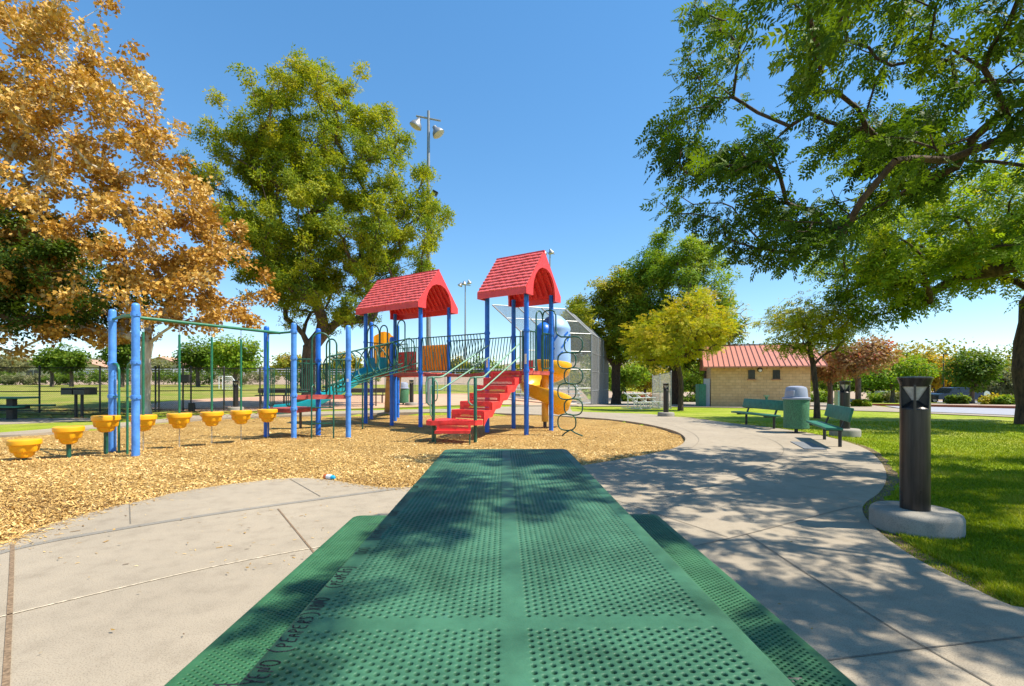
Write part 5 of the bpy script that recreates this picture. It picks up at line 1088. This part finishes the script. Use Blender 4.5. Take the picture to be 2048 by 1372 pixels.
#@@PART3
# ------------------------------------------------------------------ fences, cage, bleachers
def meshwire(m, p, q, h, pitch, r, z0=lambda t: 0., z1=None, sides=3):
    "diamond wires filling the vertical panel p-q"
    p = Vector(p); q = Vector(q); L = (q - p).length; d = (q - p) / L; n = int((L + h) / pitch)
    for s in (1, -1):
        for k in range(n + 1):
            t0 = k * pitch - h; a = max(0, t0); b = min(L, t0 + h)
            if b - a < .02: continue
            za_, zb_ = (a - t0), (b - t0)
            if s < 0: za_, zb_ = h - za_, h - zb_
            A0 = p + d * a; B0 = p + d * b; m.cyl(v3(A0, z0(a) + za_), v3(B0, z0(b) + zb_), r, n=sides, caps=False)
def fence(name, lab, pts, h, posts, mat, wire, pitch, r, rail_h=(.06, .48, 1.0), pr=.03, grp=None):
    "pts: list of (x,y); posts: list of (x,y)"
    c = Vector(pts[0]); t = empty(name, (pts[0][0], pts[0][1], tz(*pts[0])), 0, lab, 'fence', grp)
    mr = MB(); mw = MB()
    for a, b in zip(pts[:-1], pts[1:]):
        za_, zb_ = tz(*a), tz(*b); L = (Vector(b) - Vector(a)).length
        for f in rail_h: mr.cyl((a[0], a[1], za_ + h * f), (b[0], b[1], zb_ + h * f), pr * .62, n=6)
        meshwire(mw, a, b, h, pitch, r, z0=lambda s, za_=za_, zb_=zb_, L=L: za_ + (zb_ - za_) * s / L)
    mr.build('rail', mat, t, smooth=50); mw.build('wire_mesh', wire, t)
    for x, y in posts: m = MB(); z = tz(x, y); m.lathe([(pr, -.05), (pr, h + .03), (pr * 1.25, h + .035), (pr * .6, h + .08), (.004, h + .09)], (x, y, z), 10); m.build('fence_post', mat, t, smooth=40)
    return t
fl = [(-120, 18.0), (79, 18.25), (311, 18.8), (448, 19.5), (588, 20.6), (752, 22.3)]; fxy = [(xa(a, b), b) for a, b in fl]
def onf(px):
    Y = np.interp(px, [a for a, _ in fl], [b for _, b in fl]); return (xa(px, Y), Y)
f1 = fence('chain_link_fence', 'dark chain link fence along the far side of the play area, left', fxy, 1.72, [onf(p) for p in (-110, 79, 200, 311, 318, 366, 382, 448, 520, 588, 660, 752)], 'black', 'wire', .075, .0026)
for px, z, w_, h_ in ((373, 1.35, .34, .32), (385, .22, .22, .36)):
    x, y = onf(px); m = MB(); m.box((x, y - .05, z), (w_, .12, h_), bev=.02); m.build('gate_box', 'black', f1)
fence('field_fence', 'pale grey low fence beyond the infield, seen under the bridge', [(xa(770, 43), 43), (xa(900, 44), 44), (xa(1040, 40), 40)], 1.6, [(xa(p, 43.5), 43.5) for p in (770, 830, 890)] + [(xa(1036, 40.2), 40.2)], 'galv', 'gwire', .12, .006)
# ball cage
W0 = (xa(1041, 36), 36.); W1 = (xa(1183, 38), 38.); W2 = (xa(1216, 46.7), 46.7); ZT = 5.05
cg = empty('batting_backstop', v3(W1, tz(*W1)), 0, 'tall grey chain link baseball backstop behind the spiral slide', 'backstop')
mr = MB(); mw = MB(); OV = Vector((-2.1, -.1, 1.95))
for a, b, n in ((W0, W1, 3), (W1, W2, 3)):
    z0 = min(tz(*a), tz(*b)); hh = ZT - z0; pa, pb = Vector(a), Vector(b)
    for k in range(n + 1):
        p = pa + (pb - pa) * k / n; 
        if k < n or b is W2: mr.cyl(v3(p, z0 - .1), v3(p, ZT), .06, n=8); mr.cyl(v3(p, ZT), Vector(v3(p, ZT)) + OV, .055, n=8)
    for f in (.03, .24, .50, .75, 1.): z = z0 + hh * f; mr.cyl(v3(pa, z), v3(pb, z), .035, n=6)
    meshwire(mw, a, b, hh, .07, .0075, z0=lambda s: z0)
    A3, B3 = Vector(v3(pa, ZT)), Vector(v3(pb, ZT)); L = (B3 - A3).length; H3 = OV.length; dx = (B3 - A3) / L; dy = OV / H3
    for s in (1, -1):
        for k in range(int((L + H3) / .07)):
            t0 = k * .07 - H3; a_ = max(0, t0); b_ = min(L, t0 + H3); ya, yb_ = a_ - t0, b_ - t0
            if b_ - a_ < .02: continue
            if s < 0: ya, yb_ = H3 - ya, H3 - yb_
            mw.cyl(A3 + dx * a_ + dy * ya, A3 + dx * b_ + dy * yb_, .006, n=3, caps=False)
    for f in (.5, 1): mr.cyl(A3 + OV * f, B3 + OV * f, .035, n=6)
mr.build('frame', 'galv', cg, smooth=40); mw.build('wire_mesh', 'gwire', cg)
def bleacher(x, y, yaw, wd, rows, lab, name='bleacher'):
    t = empty(name, (x, y, tz(x, y)), yaw, lab, 'bleachers', 'aluminium bleachers')
    for k in range(rows):
        m = MB(); m.box((0, k * .55, .42 + .24 * k), (wd, .25, .04), bev=.008); m.build('seat_plank', 'alu', t, world=False)
        if k: m = MB(); m.box((0, k * .55 - .25, .16 + .24 * k), (wd, .25, .04), bev=.008); m.build('foot_plank', 'alu', t, world=False)
    for s in (-1, 0, 1):
        m = MB(); x_ = s * (wd / 2 - .2); m.bar((x_, -.1, .02), (x_, rows * .55, .02), .05, .05); m.bar((x_, -.1, .22), (x_, rows * .55 - .2, .26 + .24 * rows), .05, .05)
        for k in range(rows): m.bar((x_, k * .55, 0), (x_, k * .55, .42 + .24 * k), .045, .045, up=(1, 0, 0))
        m.bar((x_, 0, .05), (x_, rows * .55 - .3, .2 + .24 * rows), .03, .03); m.build('frame', 'alu', t, world=False)
bleacher(2.3, 31, 0, 4.6, 4, 'aluminium bleachers behind the red stairs and spiral slide'); bleacher(xa(1297, 29.5), 29.2, .5, 1.9, 3, 'small aluminium bleacher beside the round tree trunk')
fence('fence_panel', 'single tall grey fence panel left of the yellow tree trunk', [(xa(1305, 34), 34), (xa(1342, 29), 29)], 2.2, [(xa(1305, 34), 34), (xa(1320, 32), 32), (xa(1342, 29), 29)], 'galv', 'gwire', .09, .005)
# white rail fence behind the left field
t = empty('rail_fence', (-60, 84, tz(-60, 84)), 0, 'long white three rail fence above the hedge at the left', 'fence')
m = MB(); zb = 2.3
for k in range(3): m.box((-33, 84, zb + .5 + .42 * k), (86, .05, .16))
m.build('rail', 'white', t)
for i in range(36): m = MB(); m.box((-76 + i * 2.45, 84.05, zb + .6), (.14, .14, 1.5)); m.build('fence_post', 'white', t)
# ------------------------------------------------------------------ restroom building
bx0, bx1, byf, byb = 14.40, 20.67, 35.0, 42.0; bz = tz(17, 35) - .05
bd = empty('restroom_building', (bx0, byf, bz), -.34, 'tan block building with salmon metal roof and two small dark windows', 'building')
we = 2.95; zr = za(692.5, 38.5)
m = MB(); m.add([(bx0, byf, bz - .4), (bx1, byf, bz - .4), (bx1, byb, bz - .4), (bx0, byb, bz - .4), (bx0, byf, bz + we), (bx1, byf, bz + we), (bx1, byb, bz + we), (bx0, byb, bz + we), (bx0, 38.5, zr - .12), (bx1, 38.5, zr - .12)],
    [(0, 1, 5, 4), (1, 2, 6, 9, 5), (2, 3, 7, 6), (3, 0, 4, 8, 7), (4, 5, 9, 8), (6, 7, 8, 9)]); m.build('wall', 'block', bd)
ze = za(733, 34.3); rx0, rx1 = bx0 - .55, bx1 + .85; m = MB()
for s in (-1, 1):
    ye = 38.5 + s * 4.2; vs = [(rx0, 38.5, zr), (rx1, 38.5, zr), (rx1, ye, ze), (rx0, ye, ze)]; m.add(vs + [(x, y, z - .09) for x, y, z in vs], [(0, 1, 2, 3), (4, 5, 6, 7), (3, 2, 6, 7), (0, 3, 7, 4), (1, 2, 6, 5)])
rf = m.build('roof', 'metalroof', bd); m = MB(); n = 22
for k in range(n + 1):
    x = rx0 + .02 + (rx1 - rx0 - .04) * k / n
    for s in (-1, 1): m.bar((x, 38.5, zr + .025), (x, 38.5 + s * 4.2, ze + .025), .035, .05)
m.bar((rx0, 38.5, zr + .05), (rx1, 38.5, zr + .05), .2, .05); m.build('standing_seam', 'seamr', rf)
for s in (0, 1):
    x = rx0 + .03 if s == 0 else rx1 - .03
    for q in (-1, 1): m = MB(); m.bar((x, 38.5, zr - .2), (x, 38.5 + q * 4.15, ze - .16), .05, .2); m.build('barge_board', 'fascia', rf)
m = MB()
for k in range(8): m = MB(); m.box((rx0 + .6 + k * .9, byf - .25, ze - .10), (.09, .62, .13)); m.build('rafter_tail', 'tan', rf)
for x0_, x1_, YY in ((bx0 + 2.44, bx0 + 2.87, 34.1), (bx0 + 3.987, bx0 + 4.434, 33.6)):
    m = MB(); z0_, z1_ = za(758, YY), za(740, YY); m.box(((x0_ + x1_) / 2, 34.985, (z0_ + z1_) / 2), (x1_ - x0_, .05, z1_ - z0_)); wn = m.build('window', 'dglass', bd)
    m = MB(); m.box(((x0_ + x1_) / 2, 34.95, z0_ - .03), (x1_ - x0_ + .16, .14, .06)); m.build('window_sill', 'fascia', wn)
    m = MB()
    for k in range(5): xx = x0_ + (x1_ - x0_) * (k + .5) / 5; m.cyl((xx, 34.94, z0_), (xx, 34.94, z1_), .012, n=6)
    for zz in (z0_ + .1, z1_ - .1): m.cyl((x0_, 34.94, zz), (x1_, 34.94, zz), .01, n=6)
    m.build('window_bars', 'black', wn)
lx = bx0 + 3.18; lzz = za(739.5, 34); m = MB(); m.lathe([(.17, 0), (.16, .02), (.05, .10), (.02, .11)], n=20); m.v = [(lx + x, 34.97 - z, lzz + y) for x, y, z in m.v]; lt = m.build('wall_lamp', 'black', bd, smooth=40)
m = MB(); m.lathe([(.11, 0), (.10, .03), (.05, .06), (.01, .065)], n=20); m.v = [(lx + x, 34.87 - z, lzz - .04 + y) for x, y, z in m.v]; m.build('lamp_glass', 'white', lt, smooth=40)
m = MB(); m.box((bx0 - .03, 36.2, bz + 1.05), (.05, 1.1, 2.1)); dr = m.build('door', 'doorgrey', bd); m = MB(); m.cyl((bx0 - .06, 35.8, bz + 1.0), (bx0 - .14, 35.8, bz + 1.0), .03, n=8); m.build('handle', 'black', dr)
m = MB(); m.box((bx0 - .28, 35.05, bz + 1.05), (.42, .06, 2.1), bev=.01); m.build('open_door_leaf', 'doorgrey', bd)
t = empty('storage_cabinet', (bx0 - .62, 35.3, bz), 0, 'tall dark green cabinet just left of the tan building wall', 'cabinet'); m = MB(); m.box((0, 0, .85), (.5, .7, 1.7), bev=.02); m.build('case', 'bench', t, world=False); m = MB(); m.box((-.0, -.355, .85), (.44, .02, 1.56), bev=.005); m.build('door', 'bench', t, world=False)
t = empty('drinking_fountain', (xa(1533, 33), 33, tz(xa(1533, 33), 33)), 0, 'small green drinking fountain in front of the tan wall behind the bench', 'drinking fountain')
m = MB(); m.lathe([(.09, 0), (.08, .6), (.10, .7)], n=14); m.build('pedestal', 'bench', t, smooth=40, world=False); m = MB(); m.lathe([(.06, .68), (.18, .8), (.2, .84), (.15, .84), (.03, .8)], n=18); m.build('bowl', 'greenf', t, smooth=40, world=False)
# ------------------------------------------------------------------ grill and left picnic table, bench, cabinet by the tree
gx, gy = xa(158, 16.4), 16.4; t = empty('twin_grill', (gx, gy, 0), -.25, 'black twin park grill on two posts beyond the pods', 'grill')
for s in (-1, 1):
    m = MB(); x_ = s * .28; w_, d_, h_ = .50, .38, .24
    m.box((x_, 0, .80), (w_, d_, .02)); m.box((x_ - w_ / 2, 0, .90), (.02, d_, h_)); m.box((x_ + w_ / 2 - .0, 0, .90), (.02, d_, h_)); m.box((x_, d_ / 2, .90), (w_, .02, h_)); m.box((x_, -d_ / 2, .87), (w_, .02, h_ * .7)); fb = m.build('fire_box', 'black', t, world=False)
    m = MB()
    for k in range(12): m.cyl((x_ - .22 + k * .04, -.18, .985), (x_ - .22 + k * .04, .18, .985), .006, n=5)
    m.build('grate', 'galv', fb, world=False); m = MB(); m.cyl((s * .14, 0, -.1), (s * .14, 0, .80), .045, n=12); m.build('post', 'black', t, smooth=40, world=False)
t = empty('picnic_table', (xa(20, 15.6), 15.6, 0), .15, 'green pedestal picnic table half cut off at the left edge', 'picnic table')
m = MB(); m.box((-.4, 0, .70), (2.0, .8, .05), bev=.02); m.build('tabletop', 'bench', t, world=False)
for s in (-1, 1): m = MB(); m.box((-.2, s * .62, .43), (2.0, .28, .05), bev=.015); m.build('seat', 'bench', t, world=False)
m = MB(); m.box((.05, 0, .35), (.18, .18, .7)); m.box((.05, 0, .36), (.1, 1.3, .08)); m.box((-1., 0, .35), (.18, .18, .7)); m.box((-1., 0, .36), (.1, 1.3, .08)); m.build('pedestal', 'black', t, world=False)
for px0, px1, Y, lab in ((512, 622, 24.5, 'long brown plank bench behind the fence, left of the big ash'), (692, 770, 25, 'brown plank bench beyond the fence, right of the big ash')):
    x0_, x1_ = xa(px0, Y), xa(px1, Y); z = tz((x0_ + x1_) / 2, Y); t = empty('team_bench', ((x0_ + x1_) / 2, Y, z), 0, lab, 'bench', 'plank team benches'); L = x1_ - x0_
    m = MB(); m.box((0, 0, .42), (L, .28, .05), bev=.01); m.build('seat', 'brown', t, world=False); m = MB(); m.box((0, .2, .66), (L, .05, .24), bev=.01); m.build('backrest', 'brown', t, world=False)
    for s in (-1, 0, 1): m = MB(); m.bar((s * L * .42, .05, -.05), (s * L * .42, .05, .4), .06, .06, up=(1, 0, 0)); m.bar((s * L * .42, .18, .38), (s * L * .42, .22, .76), .05, .04, up=(1, 0, 0)); m.build('leg', 'black', t, world=False)
t = empty('utility_box', (xa(613, 21.8), 21.6, .02), 0, 'dark green utility box in front of the big ash trunk', 'utility box'); m = MB(); m.box((0, 0, .27), (.84, .5, .54), bev=.02); m.build('case', 'bench', t, world=False); m = MB(); m.box((0, 0, .56), (.9, .56, .04), bev=.01); m.build('lid', 'bench', t, world=False)
# ------------------------------------------------------------------ light poles
def flood(t, x, z, r, yaw, tilt):
    T = Matrix.Translation((x, 0, z)) @ Matrix.Rotation(yaw, 4, 'Z') @ Matrix.Rotation(tilt, 4, 'Y')
    m = MB(); m.lathe([(.06 * r, .75 * r), (.3 * r, .6 * r), (.38 * r, .2 * r), (.85 * r, -.35 * r), (r, -.75 * r), (r, -.85 * r)], n=20); m.v = [tuple(T @ Vector(v)) for v in m.v]; o = m.build('floodlight', 'galv', t, smooth=45, world=False)
    m = MB(); m.lathe([(.97 * r, -.86 * r), (.75 * r, -1.0 * r), (.05 * r, -1.08 * r)], n=20); m.v = [tuple(T @ Vector(v)) for v in m.v]; m.build('lens', 'lens', o, smooth=45, world=False)
def lpole(px, Y, ytop, r, lab, heads, arm=0., grp='sports light poles'):
    x = xa(px, Y); z0 = tz(x, Y); h = za(ytop, Y) - z0; t = empty('light_pole', (x, Y, z0), 0, lab, 'light pole', grp)
    m = MB(); m.lathe([(r * 1.2, -.1), (r, .3), (r * .5, h), (.01, h + .02)], n=14); m.build('pole', 'galv', t, smooth=40, world=False)
    if arm: m = MB(); m.cyl((-arm, 0, h - .25), (arm, 0, h - .5), r * .35, n=8); m.build('crossarm', 'galv', t, smooth=40, world=False)
    for dx, dz, s, yw, tl in heads: flood(t, dx, h + dz, s, yw, tl)
    return t
t = lpole(857, 24.5, 222, .135, 'tall grey light pole with two tilted floodlights rising behind the left roof', [(-.55, -.55, .32, 0, .45), (.38, -.95, .32, 0, -.55)], .62)
h = za(388, 24.5) - t.location.z; m = MB(); m.box((.33, -.1, h), (.30, .16, .24), m=Matrix.Rotation(.5, 4, 'Y'), bev=.02); m.cyl((.06, 0, h - .05), (.3, 0, h - .02), .02, n=6); m.build('side_lamp', 'bronze', t, world=False)
lpole(930.5, 95, 566, .22, 'slim light pole with a cluster of heads between the two roofs', [(-.9, -.2, .5, 0, .4), (-.2, .1, .5, 0, .1), (.7, .3, .5, 0, -.3)], 1.1)
lpole(1100, 80, 502, .2, 'light pole whose white head peeks over the right roof', [(.1, 0, .5, 0, -.3), (-.8, -.2, .4, 0, .3)], .8)
x = xa(1887, 62); t = empty('lamp_post', (x, 62, tz(x, 62)), 0, 'thin black parking lot lamp post before the golden trees', 'lamp post'); h = za(708, 62) - t.location.z
m = MB(); m.lathe([(.09, 0), (.06, h)], n=10); m.build('pole', 'black', t, smooth=40, world=False); m = MB(); m.box((.35, 0, h - .02), (.7, .25, .1), bev=.02); m.build('lamp_head', 'black', t, world=False)
# ------------------------------------------------------------------ vehicles, sign, cabinets
def wheel(t, x, y, r):
    w = MB(); w.cyl((x, y - .11, r), (x, y + .11, r), r, n=24); o = w.build('wheel', 'tyre', t, smooth=40, world=False); w = MB(); w.cyl((x, y - .125, r), (x, y - .10, r), r * .62, n=16); w.cyl((x, y + .10, r), (x, y + .125, r), r * .62, n=16); w.build('rim', 'rim', o, smooth=40, world=False)
def body(t, prof, wd, mat, inset, zin, name='body'):
    "side profile (x,z) extruded over the width, upper part drawn in"
    m = MB(); n = len(prof); vs = []
    for y, k in ((-wd / 2, 1), (-wd / 2 + .06, 0), (wd / 2 - .06, 0), (wd / 2, 1)):
        for x, z in prof:
            yy = y * (1 - inset * max(0, z - zin)); vs.append((x, yy, z) if k == 0 else (x * .985 + .02, yy, .05 + z * .96))
    fs = [(a * n + i, a * n + (i + 1) % n, (a + 1) * n + (i + 1) % n, (a + 1) * n + i) for a in range(3) for i in range(n)] + [tuple(range(n)), tuple(range(3 * n, 4 * n))]
    m.add(vs, fs); return m.build(name, mat, t, smooth=30, world=False)
TX = xa(1966, 57) - 6.1; t = empty('pickup_truck', (TX, 57, tz(TX + 3, 57)), 0, 'dark navy crew cab pickup parked facing left', 'pickup truck')
prof = [(0, .45), (0, .95), (.2, 1.08), (1.25, 1.18), (1.75, 1.78), (2.2, 1.88), (3.7, 1.86), (4.0, 1.28), (6.0, 1.26), (6.05, .55), (5.5, .45), (5.4, .8), (5.05, .92), (4.7, .8), (4.6, .42), (1.5, .42), (1.4, .8), (1.05, .92), (.7, .8), (.6, .45)]
body(t, prof, 1.95, 'truckp', .16, 1.1)
for x_ in (1.05, 5.05):
    for y_ in (-.85, .85): wheel(t, x_, y_, .38)
for q in ([(1.45, 1.3), (1.85, 1.74), (2.45, 1.76), (2.45, 1.3)], [(2.55, 1.3), (2.55, 1.76), (3.55, 1.75), (3.75, 1.32)]):
    for s in (-1, 1):
        m = MB(); yy = [s * .975 * (1 - .16 * (z - 1.1)) + s * .004 for _, z in q]; m.add([(x, y, z) for (x, z), y in zip(q, yy)] + [(x, y + s * .015, z) for (x, z), y in zip(q, yy)], [(0, 1, 2, 3), (4, 5, 6, 7), (0, 1, 5, 4), (1, 2, 6, 5), (2, 3, 7, 6), (3, 0, 4, 7)]); m.build('window', 'dglass', t, world=False)
for s in (-1, 1): m = MB(); m.box((6.0, s * .88, 1.02), (.1, .16, .34)); m.build('tail_light', 'redl', t, world=False)
m = MB(); m.box((6.1, 0, .55), (.12, 1.8, .16)); m.build('bumper', 'galv', t, world=False)
CX = xa(1752, 86) - 4.6; t = empty('parked_car', (CX, 86, tz(CX + 2, 86)), 0, 'silver blue hatchback parked left of the utility cabinet', 'car')
body(t, [(0, .35), (0, .7), (.3, .85), (1.2, .98), (2.0, 1.45), (3.2, 1.5), (4.2, 1.12), (4.55, 1.0), (4.6, .45), (4.2, .35), (4.1, .62), (3.8, .72), (3.5, .6), (3.4, .3), (1.3, .3), (1.2, .6), (.9, .72), (.6, .6), (.5, .35)], 1.8, 'carp', .2, .9)
for x_ in (.9, 3.8):
    for y_ in (-.8, .8): wheel(t, x_, y_, .33)
for s in (-1, 1):
    q = [(1.45, 1.0), (2.05, 1.38), (3.15, 1.42), (3.7, 1.08)]; yy = [s * .9 * (1 - .2 * (z - .9)) + s * .004 for _, z in q]; m = MB(); m.add([(x, y, z) for (x, z), y in zip(q, yy)] + [(x, y + s * .015, z) for (x, z), y in zip(q, yy)], [(0, 1, 2, 3), (4, 5, 6, 7), (0, 1, 5, 4), (1, 2, 6, 5), (2, 3, 7, 6), (3, 0, 4, 7)]); m.build('window', 'dglass', t, world=False)
x = xa(1974, 50); t = empty('round_sign', (x, 50, tz(x, 50)), 0, 'round sign seen from its blank pale back beside the pickup tail', 'road sign'); h = za(788, 50) - t.location.z
m = MB(); m.cyl((0, .03, 0), (0, .03, h + .3), .03, n=8); m.build('post', 'galv', t, smooth=40, world=False); m = MB(); m.cyl((0, .0, h), (0, -.015, h), .33, n=8); m.build('panel', 'white', t, world=False)
x = xa(1768, 70); t = empty('utility_cabinet', (x, 70, tz(x, 70)), 0, 'dark grey green utility cabinet right of the silver car', 'utility cabinet'); m = MB(); m.box((0, 0, .75), (1.8, 1, 1.5), bev=.04); m.build('case', 'doorgrey', t, world=False); m = MB(); m.box((0, 0, 1.53), (1.9, 1.1, .08), bev=.02); m.build('lid', 'doorgrey', t, world=False)
x = xa(1678, 33); t = empty('electric_pedestal', (x, 33, tz(x, 33)), 0, 'pale green pedestal cabinet just left of the bollard behind the bench', 'utility cabinet'); m = MB(); m.box((0, 0, .55), (.42, .4, 1.1), bev=.03); m.build('case', 'greenf', t, world=False); m = MB(); m.box((0, 0, 1.12), (.46, .44, .05), bev=.01); m.build('lid', 'galv', t, world=False)
# soccer goal
t = empty('soccer_goal', (xa(438, 50), 50, tz(xa(438, 50), 50)), 0, 'white soccer goal with net on the far field', 'soccer goal'); w_ = 1.6; m = MB()
for a, b in (((0, 0, 0), (0, 0, 1.35)), ((0, 0, 1.35), (w_ * .4, 1.2, 1.35)), ((w_ * .45, -.6, 0), (w_ * .45, -.6, 1.35)), ((0, 0, 1.35), (w_ * .45, -.6, 1.35)), ((w_ * .45, -.6, 1.35), (w_ * .9, -.2, 1.3)), ((w_ * .9, -.2, 1.3), (w_ * 1.4, 0, 0)), ((w_ * .45, -.6, 0), (w_ * 1.4, 0, 0))): m.cyl(a, b, .045, n=8)
m.build('frame', 'white', t, smooth=40, world=False); m = MB()
for k in range(12): f_ = k / 12; m.cyl((w_ * .45 + f_ * w_ * .45, -.58 + .4 * f_, 1.33), (w_ * .45 + f_ * w_ * .95, -.58 + .6 * f_, .02), .012, n=3)
for k in range(8): z_ = 1.25 - k * .16; m.cyl((w_ * .45, -.6, z_), (w_ * .9 + k * .1, -.2, z_), .012, n=3)
m.build('net', 'white', t, world=False)
# houses beyond the left fence
def house(px, Y, w_, d_, h_, rise_, lab, dz):
    x = xa(px, Y); t = empty('house', (x, Y, dz), 0, lab, 'house', 'houses beyond the left fence'); m = MB()
    m.add([(-w_ / 2, 0, -3), (w_ / 2, 0, -3), (w_ / 2, d_, -3), (-w_ / 2, d_, -3), (-w_ / 2, 0, h_), (w_ / 2, 0, h_), (w_ / 2, d_, h_), (-w_ / 2, d_, h_), (0, 0, h_ + rise_), (0, d_, h_ + rise_)], [(0, 1, 5, 8, 4), (1, 2, 6, 5), (2, 3, 7, 9, 6), (3, 0, 4, 7)]); m.build('wall', 'stucco', t, world=False)
    m = MB(); o_ = .7; sl = rise_ / (w_ / 2)
    for s in (-1, 1):
        vs = [(0, -o_, h_ + rise_ + .2), (0, d_ + o_, h_ + rise_ + .2), (s * (w_ / 2 + o_), d_ + o_, h_ + .2 - o_ * sl), (s * (w_ / 2 + o_), -o_, h_ + .2 - o_ * sl)]; m.add(vs + [(a, b, c - .18) for a, b, c in vs], [(0, 1, 2, 3), (4, 5, 6, 7), (0, 3, 7, 4), (2, 3, 7, 6), (1, 2, 6, 5)])
    m.build('roof', 'tile', t, world=False)
    for xx in (-w_ * .2, w_ * .2): m = MB(); m.box((xx, -.02, h_ * .45), (w_ * .16, .06, h_ * .45)); wn = m.build('window', 'dglass', t, world=False); m = MB(); m.box((xx, -.06, h_ * .45), (.06, .05, h_ * .45)); m.build('frame', 'white', wn, world=False)
house(322, 100, 11, 9, 3.4, 1.9, 'cream house with gabled tan roof seen between the rods of the hanging pods', 1.2); house(30, 104, 20, 10, 3.0, 1.6, 'pale house at the far left under the sycamore leaves', 2.0); house(250, 106, 12, 9, 3.4, 1.6, 'brown roofed house behind the tall blue post pair', 1.5); house(150, 103, 13, 9, 2.6, 1.6, 'low tan house beyond the fence above the grill', 2.0); house(395, 102, 10, 9, 2.6, 1.2, 'low beige house partly behind the goal trees', 1.2)
